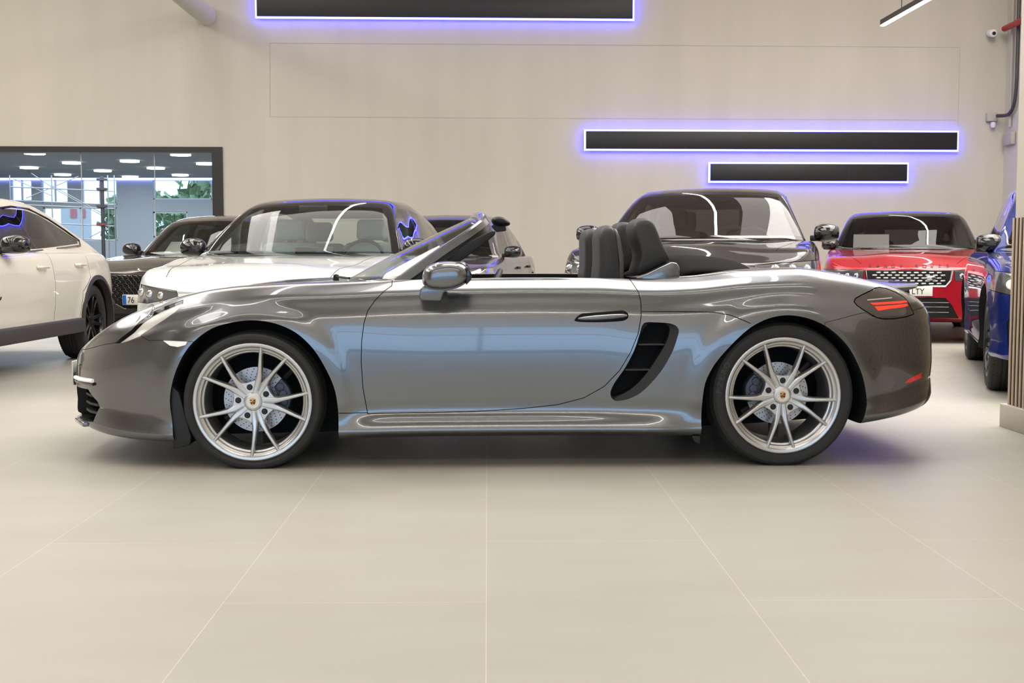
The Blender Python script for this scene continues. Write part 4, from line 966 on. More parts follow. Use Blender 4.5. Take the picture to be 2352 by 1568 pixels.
for sg in (-1, 1):
    P = [(sg*.50, .84), (sg*.52, .93), (sg*1.1, .975), (sg*1.1, .85), (sg*.8, .82)]; h = E_.part('headlight', P, 'X', -.5, .72, M_lamp2)
    for y in (.66, .78, .88):
        x = E_.front(sg*y, .90); m = MB(); m.lathe([(0, -.015), (.025, -.012), (.035, 0), (.035, .03), (0, .03)], 16, M=Matrix.Rotation(-PI/2, 4, 'Z'), c=(x, sg*y, .90)); m.build('projector', M_chrome, h, smooth=True)
    P = [(sg*.06, .50), (sg*.05, .84), (sg*.40, .84), (sg*.46, .70), (sg*.42, .50)]; g_ = E_.part('kidney_grille', P, 'X', -.5, .3, M_dk2)
    for i in range(8): bars(E_, 'grille_bar', [(sg*(.08+.043*i), .52), (sg*(.08+.043*i), .82)], .006, 0, M_chrome, g_, .006)
    E_.seam([(.30, sg*.66), (.9, sg*.75), (1.5, sg*.80)], 'Z', .6, 1.3)
E_.finish(); E_.plate('', .42)
m = MB(); m.box((3.9, -.6, 1.1), (3.92, -.1, 1.35)); 
# F  red SUV with writing on the bonnet
Fc = Suv('red_suv', 'bright red SUV with wide chrome grille facing the camera at the right', 'car', (4.50, 13.85), 16.5, 4.85, .99, M_red, roof=[(1.30, 1.085), (1.52, 1.24), (1.78, 1.42), (2.0, 1.52), (2.4, 1.565), (3.2, 1.57), (3.9, 1.53), (4.5, 1.46), (4.72, 1.25), (4.80, 1.085)], dlo=[[(1.78, 1.12), (2.06, 1.42), (2.6, 1.49), (2.65, 1.12)], [(2.72, 1.12), (2.68, 1.49), (3.4, 1.47), (3.6, 1.12)], [(3.68, 1.12), (3.5, 1.46), (4.3, 1.36), (4.35, 1.15)]],
         mi=.13, belt=1.08, hood=1.02, nose=.895, cowl=(1.3, 1.07), axles=(.92, 3.84), R=.37, roof_m=M_blackp, wb=.86, wt=.70, mir=M_gloss, glass=thin_glass('screen_glass_smoke', (.42, .42, .42), f0=1.5), side_glass=G_dark, zb=.24)
g_ = Fc.part('grille', [(-.47, .83), (.47, .83), (.45, .72), (.40, .655), (-.40, .655), (-.45, .72)], 'X', -.5, .2, M_dk2)
for r in range(5):
    for c_ in range(-5, 6):
        y = c_*.082+(.041 if r % 2 else 0); z = .685+r*.031
        if abs(y) > .41: continue
        x = Fc.front(y, z); m = MB(); m.box((x-.008, y-.026, z-.0075), (x+.004, y+.026, z+.0075)); m.build('grille_insert', M_chrome if (r+c_) % 2 == 0 else M_lamp, g_, bev=.004)
m = MB(); P = [(-.47, .83), (-.45, .72), (-.40, .655), (.40, .655), (.45, .72), (.47, .83)]; m.tube([Vector((Fc.front(y, z)-.004, y, z)) for y, z in P], .011, 6); m.build('grille_surround', M_chrome, g_)
x = Fc.front(-.24, .745); m = MB(); m.prism(arcpoly((-.24, .748), (.055, .026), 20), x-.02, x+.0, axis='X'); m.build('oval_badge', M_chrome, g_, bev=.004)
for sg in (-1, 1):
    P = [(sg*.49, .835), (sg*1.1, .84), (sg*1.1, .72), (sg*.75, .70), (sg*.50, .72)]; h = Fc.part('headlight', P, 'X', -.5, .60, M_lamp2)
    for y in (.57, .67, .77, .85):
        x = Fc.front(sg*y, .77); m = MB(); m.lathe([(0, -.012), (.02, -.01), (.03, 0), (.03, .03), (0, .03)], 16, M=Matrix.Rotation(-PI/2, 4, 'Z'), c=(x, sg*y, .77)); m.build('projector', M_chrome, h, smooth=True)
    P = [(sg*.70, .60), (sg*.86, .66), (sg*.86, .30), (sg*.62, .30), (sg*.64, .40)]; Fc.part('side_intake', P, 'X', -.5, .5, M_dk2)
    Fc.seam([(.16, sg*.52), (.5, sg*.72), (1.35, sg*.80)], 'Z', .6, 1.3)
lg = Fc.part('lower_grille', [(-.40, .52), (.40, .52), (.47, .44), (.54, .30), (-.54, .30), (-.47, .44)], 'X', -.5, .3, M_dk2)
for z in (.36, .42, .47): bars(Fc, 'grille_bar', [(-.44, z), (0, z), (.44, z)], .005, 0, M_gloss, lg, .004)
Fc.part('lower_skirt', [(-1, .10), (1, .10), (1, .255), (-1, .255)], 'X', -.5, .5, M_plastic, gap=0)
Fc.finish(); Fc.plate('LTY', .60, tx=-.035, blue=False)
t = text_mesh('RANGE ROVER', .052, .001, 'CENTER', 1.0); w_ = max(v.co.x for v in t.vertices)-min(v.co.x for v in t.vertices)
bpy.data.meshes.remove(t)
for i, ch in enumerate('RANGE ROVER'):
    if ch == ' ': continue
    me = text_mesh(ch, .060, .003, 'CENTER'); y = .42-.084*i; z = .862; me.transform(Matrix.Rotation(PI/2, 4, 'X')); me.transform(Matrix.Rotation(-PI/2, 4, 'Z')); me.transform(Matrix.Rotation(math.radians(25), 4, 'Y')); me.transform(Matrix.Translation((Fc.front(y, z+.01)-.012, y, z))); link('letter', me, M_ink, Fc.e)
bpy.context.view_layer.update()
sheet(Fc, 1.72, .42, 1.10, .44, .26, 48, 0, 'white paper sheet behind the windscreen of the red car')
# G  blue SUV beyond the slatted wall end
Gc = Suv('blue_suv', 'deep blue SUV half hidden by the slatted wall end at the right', 'car', (4.19, 7.98), 17.5, 4.75, .965, M_blue, roof=roofS(1.35, 1.03, 1.60, 4.75), dlo=dloS(1.35, 1.03, 1.60, 4.75), belt=1.03, hood=.99, nose=.88, cowl=(1.35, 1.02), axles=(.90, 3.72), R=.37, mir=M_gloss, wb=.85, wt=.64, mi=.15)
for sg in (-1, 1):
    P = [(sg*.50, .73), (sg*.52, .86), (sg*1.1, .90), (sg*1.1, .79), (sg*.8, .72)]; h = Gc.part('headlight', P, 'X', -.5, .62, M_lamp2)
    for y in (.60, .72, .84):
        x = Gc.front(sg*y, .80); m = MB(); m.lathe([(0, -.015), (.028, -.012), (.035, 0), (.035, .03), (0, .03)], 16, M=Matrix.Rotation(-PI/2, 4, 'Z'), c=(x, sg*y, .80)); m.build('projector', M_drl, h, smooth=True)
    P = [(sg*.52, .30), (sg*.52, .56), (sg*.80, .62), (sg*.86, .54), (sg*.84, .30)]; g_ = Gc.part('side_intake', P, 'X', -.5, .5, M_dk2)
    for i in range(3): bars(Gc, 'intake_bar', [(sg*(.58+.08*i), .32), (sg*(.60+.08*i), .54)], .006, 0, M_gloss, g_, .01)
    P = [(sg*.06, .50), (sg*.05, .82), (sg*.40, .82), (sg*.46, .70), (sg*.42, .50)]; Gc.part('kidney_grille', P, 'X', -.5, .3, M_dk2)
    yr = (min(sg*.75, sg*1.2), max(sg*.75, sg*1.2)); Gc.seam([(1.6, 1.05), (1.5, .8), (1.5, .36)], 'Y', *yr); Gc.seam([(2.75, 1.05), (2.77, .36)], 'Y', *yr)
Gc.finish()
# ================================================================== THE SHOWROOM
def rear(me_pts): pass
def tile_floor():
    m = bpy.data.materials.new('porcelain_floor'); m.use_nodes = True; nt = m.node_tree; b = nt.nodes['Principled BSDF']
    tc = nt.nodes.new('ShaderNodeTexCoord'); mp = nt.nodes.new('ShaderNodeMapping'); mp.inputs['Location'].default_value = FLOOR_OFF
    mp.inputs['Rotation'].default_value = (0, 0, math.radians(-1.15))
    sp = nt.nodes.new('ShaderNodeSeparateXYZ'); cb = nt.nodes.new('ShaderNodeCombineXYZ'); br = nt.nodes.new('ShaderNodeTexBrick')
    nt.links.new(tc.outputs['Object'], mp.inputs[0]); nt.links.new(mp.outputs[0], sp.inputs[0]); nt.links.new(sp.outputs['Y'], cb.inputs['X']); nt.links.new(sp.outputs['X'], cb.inputs['Y']); nt.links.new(cb.outputs[0], br.inputs['Vector'])
    br.inputs['Scale'].default_value = 1; br.inputs['Brick Width'].default_value = 1.5; br.inputs['Row Height'].default_value = .76; br.inputs['Mortar Size'].default_value = .0013
    br.inputs['Mortar Smooth'].default_value = .3; br.inputs['Bias'].default_value = 0
    br.inputs['Color1'].default_value = (.415, .40, .36, 1); br.inputs['Color2'].default_value = (.432, .413, .368, 1); br.inputs['Mortar'].default_value = (.60, .58, .52, 1)
    n = nt.nodes.new('ShaderNodeTexNoise'); n.inputs['Scale'].default_value = 1.3; n.inputs['Detail'].default_value = 8; mp2 = nt.nodes.new('ShaderNodeMapping'); mp2.inputs['Scale'].default_value = (.8, 2.6, 1)
    nt.links.new(tc.outputs['Object'], mp2.inputs[0]); nt.links.new(mp2.outputs[0], n.inputs['Vector'])
    mx = nt.nodes.new('ShaderNodeMix'); mx.data_type = 'RGBA'; mx.blend_type = 'MULTIPLY'; mx.inputs[0].default_value = 1
    r = nt.nodes.new('ShaderNodeValToRGB'); r.color_ramp.elements[0].position = .3; r.color_ramp.elements[1].position = .7; r.color_ramp.elements[0].color = (.93, .91, .88, 1); r.color_ramp.elements[1].color = (1, 1, 1, 1)
    nt.links.new(n.outputs[0], r.inputs[0]); nt.links.new(br.outputs['Color'], mx.inputs[6]); nt.links.new(r.outputs[0], mx.inputs[7]); nt.links.new(mx.outputs[2], b.inputs['Base Color'])
    b.inputs['Roughness'].default_value = .42; b.inputs['Specular IOR Level'].default_value = .35
    return m
FLOOR_OFF = (0.005, -.47, 0)
M_floor = tile_floor()
M_wall = mat('concrete_wall', (.5, .45, .385), .85); noise_mix(M_wall, 1.1, (.53, .495, .44), (.57, .53, .475), vec_scale=(2.4, 2.4, .3))
M_wall2 = mat('side_wall_render', (.60, .57, .49), .85)
M_ceil = mat('ceiling_sheet', (.60, .55, .47), .7)
def st(name, mb, m, **k): o = mb.build(name, m, None, **k); o['kind'] = 'structure'; return o
XL, XR, HC, YB = -16.0, 8.36, 7.6, -9.0
m = MB(); m.add([(XL, YB, 0), (XR+6, YB, 0), (XR+6, 33, 0), (XL, 33, 0)], [(0, 1, 2, 3)]); st('floor', m, M_floor, fix=False)
# rear wall with the big glazed opening at its left end
def wl(x, z, off=0): return (x, WY+WT*x-off, z)
ox = wallpt(514, 500).x; oz = wallpt(300, 337).z
m = MB()
for x0, x1, z0, z1 in ((ox, XR+.6, 0, HC), (XL, ox, oz, HC)):
    M = None; a = [wl(x0, z0), wl(x1, z0), wl(x1, z1), wl(x0, z1)]; b = [(p[0], p[1]+.3, p[2]) for p in a]
    m.add(a+b, [(0, 1, 2, 3), (7, 6, 5, 4), (0, 4, 5, 1), (1, 5, 6, 2), (2, 6, 7, 3), (3, 7, 4, 0)])
w = st('wall_rear', m, M_wall)
# shallow joints scored in the render coat
M_joint = mat('wall_joint', (.37, .345, .33), .9)
m = MB()
def jl(p, q, wd=.008):
    a = wallpt(*p, .002); b = wallpt(*q, .002); d = (b-a).normalized(); n = Vector((-d.z, 0, d.x))*wd/2
    m.add([a-n, b-n, b+n, a+n], [(0, 1, 2, 3)])
jl((620, 99), (1460, 104)); jl((1460, 104), (2205, 109)); jl((620, 99), (620, 268), .006); jl((620, 268), (1330, 272), .006); jl((1330, 272), (2200, 276), .006); jl((2205, 109), (2200, 290), .006)
st('trim_1', m, M_joint, fix=False)
# side walls, ceiling, front
m = MB(); m.box((XR, -9, 0), (XR+.3, WY+1.2, HC)); st('wall_right', m, M_wall2)
m = MB(); m.box((XL-.3, YB, 0), (XL, 33, HC)); st('wall_left', m, M_wall2)
m = MB(); sky = [(-13, -6), (-6.5, 0.8), (3.2, 5.2)]
m.box((XL, YB, HC), (XR+6, WY+1.2, HC+.25))
y = YB+.4
while y < WY-.5: m.box((XL, y, HC-.10), (XR, y+.08, HC)); y += 1.1
st('ceiling', m, M_ceil, fix=False)
# front wall behind the camera: render above and below a long band of windows
M_mull = mat('window_mullion', (.25, .25, .26), .4, .5)
m = MB(); m.box((XL, YB-.3, 3.6), (XR+6, YB, HC)); m.box((5.2, YB-.3, 0), (XR+6, YB, 3.6)); m.box((XL, YB-.3, 0), (-9.5, YB, 3.6)); st('wall_front', m, M_wall)
m = MB()
for x in (-9.5, -7, -4.5, -2, .5, 3, 5.15): m.box((x-.04, YB-.2, .25), (x+.04, YB-.1, 3.6))
m.box((-9.5, YB-.2, 2.6), (5.2, YB-.1, 2.68)); st('window_2', m, M_mull)
# trees and ground beyond the front windows, they show in the paintwork
M_leaf = mat('tree_leaves', (.09, .17, .06), .8)
m = MB(); m.add([(-60, -60, -.05), (60, -60, -.05), (60, YB-.3, -.05), (-60, YB-.3, -.05)], [(0, 1, 2, 3)]); o = m.build('ground_outside', mat('asphalt', (.12, .14, .17), .9), fix=False); o['kind'] = 'structure'
# glazed partition (window_1): frame, glass
m = MB(); t = wallpt(300, 337).z; zt = wallpt(300, 350).z
def wbox(x0, x1, z0, z1, y0, y1, mb):
    a = [wl(x0, z0, -y0), wl(x1, z0, -y0), wl(x1, z1, -y0), wl(x0, z1, -y0)]; b = [wl(x0, z0, -y1), wl(x1, z0, -y1), wl(x1, z1, -y1), wl(x0, z1, -y1)]
    mb.add(a+b, [(0, 1, 2, 3), (7, 6, 5, 4), (0, 4, 5, 1), (1, 5, 6, 2), (2, 6, 7, 3), (3, 7, 4, 0)])
wbox(XL, ox, zt, oz, -.03, .25, m); wbox(wallpt(488, 400).x, ox, 0, zt, -.03, .25, m); wbox(XL, ox, 0, .08, -.03, .2, m)
win = st('window_1', m, M_frame)
m = MB(); wbox(XL, wallpt(488, 400).x, .08, zt, .08, .085, m); g = m.build('pane', G_wall, win)
m = MB()
for px in (183, 352): x = wallpt(px, 400).x; wbox(x-.006, x+.006, .08, zt, .075, .09, m)
m.build('pane_joint', mat('silicone', (.4, .44, .47), .4), win)
# the workshop beyond the glass
M_w1 = mat('workshop_wall', (.42, .47, .53), .8); M_w2 = mat('workshop_ceiling', (.20, .235, .26), .8); HW = 2.93; YR = 30.6
m = MB(); m.box((XL, WY+.2, HW), (ox+2.5, YR, HW+.1)); st('ceiling_workshop', m, M_w2)
m = MB(); m.box((ox+2.5, WY+.6, 0), (ox+2.6, YR, HW)); st('wall_workshop_right', m, M_w1)
def onY(px, py): return at(px, py, YR)
holes = [((25, 397), (72, 462)), ((95, 402), (155, 466)), ((188, 405), (268, 470)), ((100, 476), (268, 553)), ((352, 408), (486, 458)), ((352, 486), (430, 545))]
hz = []
for a, b in holes:
    p, q = onY(a[0], b[1]), onY(b[0], a[1]); hz.append((p.x, q.x, max(.35, p.z), min(HW-.03, q.z)))
slab = MB(); slab.box((XL, YR, 0), (ox+2.6, YR+.15, HW+.1)); cutm = MB()
for x0, x1, z0, z1 in hz: cutm.box((x0, YR-.1, z0), (x1, YR+.3, z1))
wm = boolean(slab.mesh(), cutm.mesh(), 'DIFFERENCE', M_w1); o = link('wall_workshop', wm, M_w1); o['kind'] = 'structure'
for i, (x0, x1, z0, z1) in enumerate(hz):
    m = MB(); d = .035
    m.box((x0, YR+.05, z0), (x0+d, YR+.1, z1)); m.box((x1-d, YR+.05, z0), (x1, YR+.1, z1)); m.box((x0, YR+.05, z0), (x1, YR+.1, z0+d)); m.box((x0, YR+.05, z1-d), (x1, YR+.1, z1))
    if i < 4: m.box(((x0+x1)/2-.02, YR+.05, z0), ((x0+x1)/2+.02, YR+.1, z1))
    o = m.build('window_%d' % (i+3), mat('pale_window_frame', (.72, .77, .82), .5)); o['kind'] = 'structure'
# blue light line where the workshop wall meets the ceiling
m = MB(); m.box((XL+.2, YR-.05, HW-.05), (ox+2.4, YR-.005, HW-.002)); M_bl = mat('blue_led', (.2, .2, 1), .5, emit=(.30, .34, 1.0), es=6); o = m.build('trim_2', M_bl); o['kind'] = 'structure'
spots = [(80, 352), (165, 374), (67, 385), (144, 401), (236, 392), (298, 370), (358, 386), (299, 406), (415, 355), (472, 376), (414, 402)]
M_pan = mat('ceiling_light_white', (1, 1, 1), .5, emit=(.92, .96, 1), es=5)
proto = None
for i, (a, b) in enumerate(spots):
    p = atz(a, b, HW-.02)
    if proto is None:
        m = MB(); m.lathe([(0, -.02), (.19, -.02), (.19, .015), (0, .015)], 24, axis='Z'); proto = m.build('ceiling_light', M_pan, None, smooth=True); o = proto
    else: o = proto.copy(); C.objects.link(o)
    o.location = p; tag(o, 'round white ceiling light in the workshop behind the glass', 'ceiling light', 'round ceiling lights behind the glass')
# trees outside the far windows
rnd = random.Random(3)
def tree(x, y, h, r, label):
    e = empty('tree', (x, y, 0)); tag(e, label, 'tree'); m = MB(); m.tube([(0, 0, 0), (.05, 0, h*.5), (0, 0, h*.8)], [.14, .1, .05], 8); m.build('trunk', mat('bark', (.12, .09, .06), .9), e, smooth=True)
    m = MB()
    for i in range(900):
        a, b = rnd.random()*2*PI, math.acos(2*rnd.random()-1); k = r*(.55+.45*rnd.random()); c = Vector((math.cos(a)*math.sin(b)*k, math.sin(a)*math.sin(b)*k, h*.7+math.cos(b)*k*.8))
        q = Matrix.Rotation(rnd.random()*6, 3, 'X')@Matrix.Rotation(rnd.random()*6, 3, 'Z'); s = r*.10
        m.add([c+q@Vector((-s, 0, -s*.5)), c+q@Vector((s, 0, -s*.5)), c+q@Vector((s, 0, s*.5)), c+q@Vector((-s, 0, s*.5))], [(0, 1, 2, 3)])
    m.build('crown', mat('pale_tree_leaves', (.30, .38, .22), .8), e, fix=False)
for x, y, h, r, l in ((-9.0, 38, 3.4, 1.7, 'green tree outside the right-hand workshop window'), (-12.6, 42, 3.1, 1.5, 'green tree outside beside the workshop wall')): tree(x, y, h, r, l)
m = MB(); m.add([(-60, YR+.2, -.06), (60, YR+.2, -.06), (60, 80, -.06), (-60, 80, -.06)], [(0, 1, 2, 3)]); o = m.build('ground_yard', mat('paving', (.35, .35, .34), .9), fix=False); o['kind'] = 'structure'
# scaffold tower: taken for a reflection in the glass, built as an object
def px_on(px, py, Y): return at(px, py, Y)
e = empty('scaffold_tower', (-9.4, 28, 0)); tag(e, 'metal scaffold tower with dark post, a reflection in the glass built as an object', 'scaffold')
def sc(name, pts, r, mt):
    m = MB(); m.tube([Vector(p)-Vector(e.location) for p in pts], r, 8); return m.build(name, mt, e, smooth=True)
M_sc = mat('scaffold_steel', (.32, .34, .37), .4, .7); M_dk = mat('dark_post', (.05, .045, .045), .5)
f0 = lambda a, b, Y=28.: px_on(a, b, Y)
for a in (22, 118, 247, 262): 
    b0 = f0(a, 400); sc('post', [(b0.x, 28, 0), (b0.x, 28, HW-.1)], .014, M_sc)
b0 = f0(234, 410); sc('dark_post', [(b0.x, 28, 0), (b0.x, 28, HW-.12)], .045, M_dk)
for y in (435, 466, 475, 515, 548): q0, q1 = f0(22, y-6), f0(262, y+4); sc('rail', [q0, q1], .014, M_sc)
for p, q in (((30, 410), (120, 450)), ((0, 350), (120, 430)), ((60, 455), (180, 405)), ((120, 430), (235, 495)), ((118, 425), (235, 490)), ((205, 545), (258, 518))): sc('brace', [f0(*p), f0(*q)], .010, M_sc)
for y, mt in ((412, M_dk), (434, M_dk), (474, M_dk), (515, mat('red_clamp', (.2, .05, .04), .5))):
    m = MB(); c = f0(234, y)-Vector(e.location); m.box((c.x-.10, -.08, c.z-.025), (c.x+.10, .08, c.z+.025)); m.build('clamp', mt, e)
# red and white banner beyond the workshop window
p, q = px_on(140, 505, 34), px_on(200, 478, 34); m = MB(); m.box((p.x, 34, -.06), (q.x+.1, 34.05, q.z)); bn = m.build('banner', mat('banner_white', (.75, .72, .72), .6)); tag(bn, 'white banner with red marks outside the workshop window', 'banner')
m = MB()
for a, b in ((162, 176), (187, 196)): u, v = px_on(a, 500, 33.98), px_on(b, 480, 33.98); m.box((u.x, 33.97, u.z), (v.x, 33.99, v.z))
m.build('lettering', mat('banner_red', (.75, .25, .25), .6), bn)
# potted plant near the partition
pc = atz(290, 585, .9); pe = empty('potted_plant', (-6.5, WY-.55, 0)); tag(pe, 'small green potted plant beside the glass partition', 'plant')
m = MB(); m.lathe([(0, 0), (.16, 0), (.2, .45), (.17, .45), (.16, .4), (0, .4)], 20, axis='Z'); m.build('pot', M_plastic, pe, smooth=True)
m = MB()
for i in range(22):
    a = i*2.4; L = .35+.2*rnd.random(); k = .45+.55*rnd.random(); d = Vector((math.cos(a), math.sin(a), 0)); n = Vector((-d.y, d.x, 0))*.018
    P = [Vector((0, 0, .42)), d*L*.35+Vector((0, 0, .42+.42*k)), d*L*.8+Vector((0, 0, .42+.5*k)), d*L*1.1+Vector((0, 0, .42+.38*k))]
    m.add([P[0]-n*.3, P[0]+n*.3, P[1]+n, P[1]-n, P[2]+n*.8, P[2]-n*.8, P[3]], [(0, 1, 2, 3), (3, 2, 4, 5), (5, 4, 6)])
m.build('leaves', mat('palm_green', (.05, .14, .05), .6), pe, fix=False)

# black panels edged with a light line, standing just off the wall
M_panel = mat('panel_black', (.012, .012, .016), .45)
M_glow = mat('panel_led', (.6, .6, 1), .5, emit=(.045, .05, 1.0), es=20)
def led_sign(p_tl, p_br, label, seams=()):
    a = wallpt(*p_tl, .10); b = wallpt(*p_br, .10); mid = (a+b)/2; e = empty('illuminated_sign_board', (mid.x, mid.y, mid.z), math.atan(WT)); tag(e, label, 'illuminated panel', None)
    hw = (b.x-a.x)/2/math.cos(math.atan(WT)); hh = (a.z-b.z)/2; m = MB(); m.box((-hw, -.01, -hh), (hw, .035, hh)); pn = m.build('panel', M_panel, e, bev=.004)
    m = MB(); d = .03
    m.box((-hw-d, .012, -hh-d), (hw+d, .04, -hh)); m.box((-hw-d, .012, hh), (hw+d, .04, hh+d)); m.box((-hw-d, .012, -hh), (-hw, .04, hh)); m.box((hw, .012, -hh), (hw+d, .04, hh)); m.build('light_edge', M_glow, e)
    m = MB(); m.box((-hw+.05, .035, -hh+.05), (hw-.05, .09, hh-.05)); m.build('spacer', M_plastic, e)
    for s in seams: m = MB(); x = -hw+2*hw*s; m.box((x-.003, -.0115, -hh), (x+.003, -.009, hh)); m.build('panel_seam', M_frame, pn)
    return e
led_sign((589, -22), (1453, 43), 'long black light-edged panel highest on the rear wall')
led_sign((1346, 301), (2198, 344), 'long black light-edged panel right of centre, above the short one', (.2, .78))
led_sign((1632, 376), (2083, 416), 'short black light-edged panel directly above the red car and black car', (.7,))
# small control box at the foot of the ducting cable near the panel
# spiral duct coming out of the rear wall
c = wallpt(474, 36, .0); m = MB(); r = .155; prof = []
k = 0
L = 15.0
prof = [(0, 0), (r, 0)]
y = 0
while y < L: prof += [(r, y+.01), (r+.008, y+.02), (r+.008, y+.03), (r, y+.04)]; y += .075
prof += [(r, L), (0, L)]
m.lathe([(a, -b) for a, b in prof], 28); o = m.build('ventilation_duct', mat('galvanised_duct', (.62, .60, .57), .5, .1), None, smooth=True); o.location = c; o.rotation_euler = (0, 0, math.radians(1.2)); tag(o, 'round spiral metal duct leading out of the rear wall', 'duct')
# pendant line lamps run towards the rear wall; the right-hand one shows in the top right corner
def line_lamp(x0, y0, z, L, rz, lab):
    e = empty('linear_pendant_lamp', (x0, y0, z), rz); tag(e, lab, 'pendant lamp')
    m = MB(); m.box((0, -.035, 0), (L, .035, .085)); m.build('housing', M_frame, e, bev=.004); m = MB(); m.box((.02, -.033, -.02), (L-.02, .033, 0)); m.build('diffuser', M_led, e)
    for x in (.9, L*.5, L-.9): m = MB(); m.tube([(x, 0, .08), (x, 0, HC-z)], .006, 6); m.build('hanging_wire', M_frame, e)
a = wallpt(2026, 58, .7); 
line_lamp(a.x, a.y, a.z, 14.5, -PI/2+.03, 'slim black pendant line lamp with white light, in the upper right corner')
line_lamp(-6.2, 17.0, 4.9, 11.5, -PI/2, 'pendant line lamp over the white car and dark car on the left side')
line_lamp(-1.9, 17.0, 4.9, 11.5, -PI/2, 'pendant line lamp over the silver-white car')
line_lamp(2.1, 17.0, 4.9, 11.5, -PI/2, 'pendant line lamp over the black car')
line_lamp(-8, 1.6, 6.6, 15, 0, 'crosswise line lamp high over the camera')
line_lamp(-8, -3.4, 6.6, 15, 0, 'crosswise line lamp high near the entrance windows')
# cameras and boxes on the walls
def wcam(px, py, label, rz=0):
    p = wallpt(px, py, .12); e = empty('security_camera', p, rz); tag(e, label, 'security camera'); m = MB(); Mx = Matrix.Rotation(math.radians(12), 4, 'X')
    m.lathe([(0, -.12), (.05, -.12), (.066, -.10), (.066, .04), (.04, .07), (0, .08)], 24, M=Mx); m.build('housing', mat('camera_white', (.8, .8, .82), .4), e, smooth=True)
    m = MB(); m.lathe([(0, -.128), (.03, -.126), (.032, -.11), (0, -.11)], 20, M=Mx); m.build('lens', M_gloss, e, smooth=True)
    m = MB(); m.tube([(0, .05, 0), (0, .11, -.02)], .02); m.build('bracket', mat('camera_white', (.8, .8, .82), .4), e)
wcam(2277, 76, 'round white security camera high on the rear wall')
p = wallpt(2277, 269, .06); m = MB(); m.box((-.08, -.04, -.07), (.10, .05, .07)); o = m.build('junction_box', mat('grey_box', (.45, .43, .40), .6), None, bev=.008); o.location = p; tag(o, 'grey junction box on the rear wall above a small lamp', 'junction box')
p = wallpt(2281, 285, .09); m = MB(); m.lathe([(0, -.07), (.03, -.06), (.045, -.02), (.04, .03), (0, .04)], 20, axis='Z'); o = m.build('dome_sensor', mat('sensor_white', (.7, .68, .8), .4), None, smooth=True); o.location = p; tag(o, 'small white dome sensor hanging under the junction box', 'sensor')
# conduits on the right wall
xw = XR-.03
def rw(px, py): d = ray(px, py); return CAM+d*(xw/d.x)
def cond(name, pts, r, mt, label, cat):
    m = MB(); m.tube(catmull(pts, 3), r, 8); o = m.build(name, mt, None, smooth=True); tag(o, label, cat)
M_con = mat('conduit_grey', (.42, .40, .36), .5)
A = rw(2312, 262); T = rw(2322, -20); W0 = wallpt(2287, 266, .12)
Wc = wallpt(2289, 266, .2); cond('bent_conduit', [(xw-.03, 20.30, HC-.1), (xw-.03, 20.30, Wc.z+.6), (xw-.03, 20.34, Wc.z+.25), (xw-.04, 20.42, Wc.z+.08), (xw-.07, 20.55, Wc.z), Wc], .03, mat('conduit_dark', (.05, .045, .045), .4), 'dark bent conduit running down the right wall into the junction box', 'pipe')
B_ = rw(2320, 305); cond('conduit_pipe', [(xw-.01, B_.y, HC-.1), (xw-.01, B_.y, B_.z+1), (xw-.01, B_.y, B_.z+.1)], .025, M_con, 'straight grey conduit running down to the switch box', 'pipe')
m = MB(); m.box((-.04, -.18, -.1), (.03, .18, .1)); o = m.build('switch_box', M_con, None, bev=.006); o.location = (xw-.01, B_.y, B_.z-.1); tag(o, 'small grey switch box on the right wall below the conduit', 'switch box')
d = ray(2307, 66); a = CAM+d*(8.22/d.x); m = MB(); m.tube([a, Vector((a.x, a.y-2, a.z)), (a.x, a.y-8, a.z)], .05, 10); o = m.build('fire_pipe', mat('red_pipe', (.4, .02, .02), .4), None, smooth=True); tag(o, 'red pipe crossing the conduits high on the right wall', 'pipe')
# clad wall end at the right edge
M_slat = mat('oak_slat', (.50, .38, .26), .55); noise_mix(M_slat, 6, (.47, .36, .25), (.60, .48, .35), vec_scale=(8, 8, .4)); M_felt = mat('black_felt', (.015, .013, .012), .95)
zs_ = 1.217; e = empty('slatted_panel', (2.914, 7.08, 0)); tag(e, 'wooden slatted cladding on the wall end at the right edge', 'slatted panel')
m = MB(); m.box((-.012, -3.5, .135), (0, .0, zs_)); m.build('backing', M_felt, e)
m = MB(); y = .0
while y > -3.4: m.box((-.020, y-.022, .135), (-.012, y, zs_)); y -= .05
m.build('slats', M_slat, e, bev=.0015)
m = MB(); m.box((2.869, 3.5, 0), (3.35, 7.126, .135)); st('baseboard_right', m, mat('skirting', (.50, .46, .40), .6), bev=.003)
m = MB(); m.box((2.915, 3.5, .1), (3.35, 7.09, HC)); st('wall_pillar', m, mat('pillar_render', (.66, .62, .55), .8))
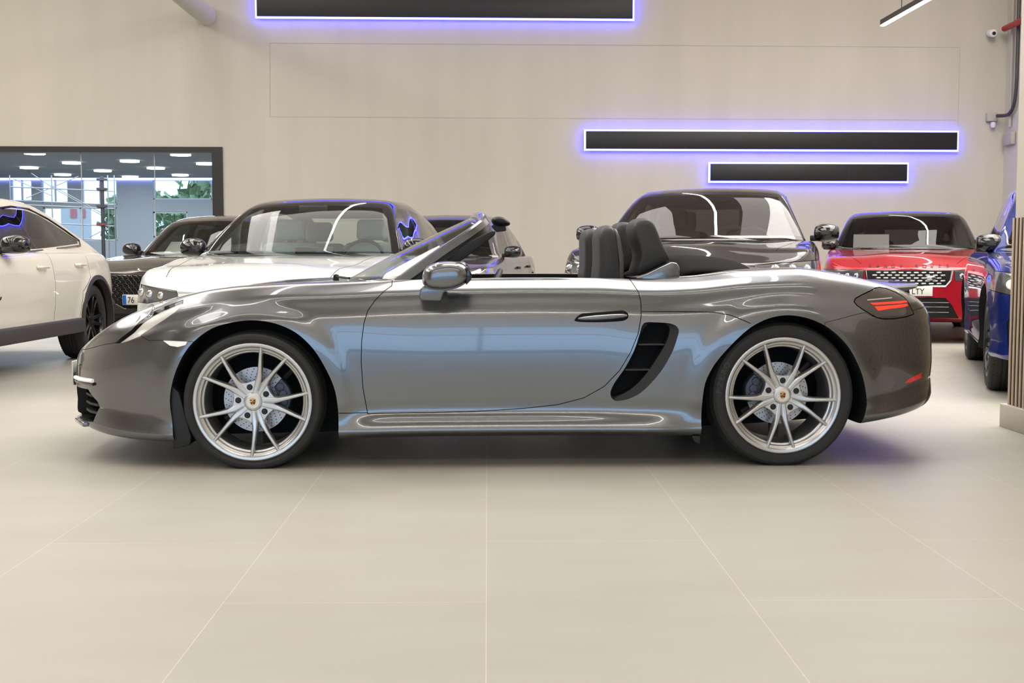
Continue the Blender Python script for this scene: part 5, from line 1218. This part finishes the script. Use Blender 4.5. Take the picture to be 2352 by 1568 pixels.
# thin wire down the pillar's neighbour: far right wall fixings
# ------------------------------------------------------------------ light
wd = bpy.data.worlds.new('w'); bpy.context.scene.world = wd; wd.use_nodes = True; bg = wd.node_tree.nodes['Background']; bg.inputs[0].default_value = (.48, .72, 1.0, 1); bg.inputs[1].default_value = 2.6
def area(name, loc, rot, sx, sy, e, col, portal=False):
    l = bpy.data.lights.new(name, 'AREA'); l.shape = 'RECTANGLE'; l.size = sx; l.size_y = sy; l.energy = e; l.color = col; l.cycles.is_portal = portal
    o = bpy.data.objects.new(name, l); C.objects.link(o); o.location = loc; o.rotation_euler = rot; return o
for i, (x, w_) in enumerate(((-10.5, 3), (-5.2, 1.3), (5.9, 3))): area('rooflight', (x, 9.5, HC-.12), (0, 0, 0), w_, 15, 220*w_, (1, .96, .90))
area('window_portal', (-2.15, YB-.35, 1.95), (PI/2, 0, 0), 14.6, 3.3, 1, (1, 1, 1), True)
for i, (x, y, e_) in enumerate(((-9, 13, 285), (-2, 13, 190), (6, 14, 110))):
    area('rear_wall_fill', (x, y, HC-.3), (0, 0, 0), 5.5, 5, e_, (1, .96, .90))  # broad unseen overhead lights, added to brighten the rear wall
area('strip_light', (-1, -4.6, HC-.3), (0, 0, 0), 17, .10, 260, (1, .95, .88)); area('strip_light', (-1, 2.5, HC-.3), (0, 0, 0), 16, .10, 90, (1, .95, .88))
for x, y, e_ in ((-6, 7, 90), (.5, 6.5, 240), (6, 9, 200), (3.6, 10.5, 340)): area('floor_fill', (x, y, HC-.4), (0, 0, 0), 3.5, 3.5, e_, (1, .96, .90))  # unseen fill lights added to lift the floor around the cars
area('front_wall_fill', (-3, -5.2, 6.9), (math.radians(-62), 0, 0), 16, .3, 520, (1, .93, .84))  # added light on the front wall, brightens its reflection in the roadster's paint
area('workshop_lamp', (-9, 26, HW-.05), (0, 0, 0), 7, 6, 420, (.84, .92, 1.0))
# ------------------------------------------------------------------ camera and view
cam = bpy.data.cameras.new('camera'); co = bpy.data.objects.new('camera', cam); C.objects.link(co); co.location = CAM; co.rotation_euler = (PI/2-PT, 0, 0)
cam.sensor_width = 36; cam.lens = F/2352*36; cam.clip_end = 200; bpy.context.scene.camera = co
vs_ = bpy.context.scene.view_settings; vs_.view_transform = 'Standard'; vs_.look = 'None'; vs_.exposure = 0; vs_.gamma = 1; vs_.use_curve_mapping = False
cy = bpy.context.scene.cycles; cy.max_bounces = 8; cy.transparent_max_bounces = 24; cy.sample_clamp_indirect = 6; cy.caustics_reflective = False; cy.caustics_refractive = False
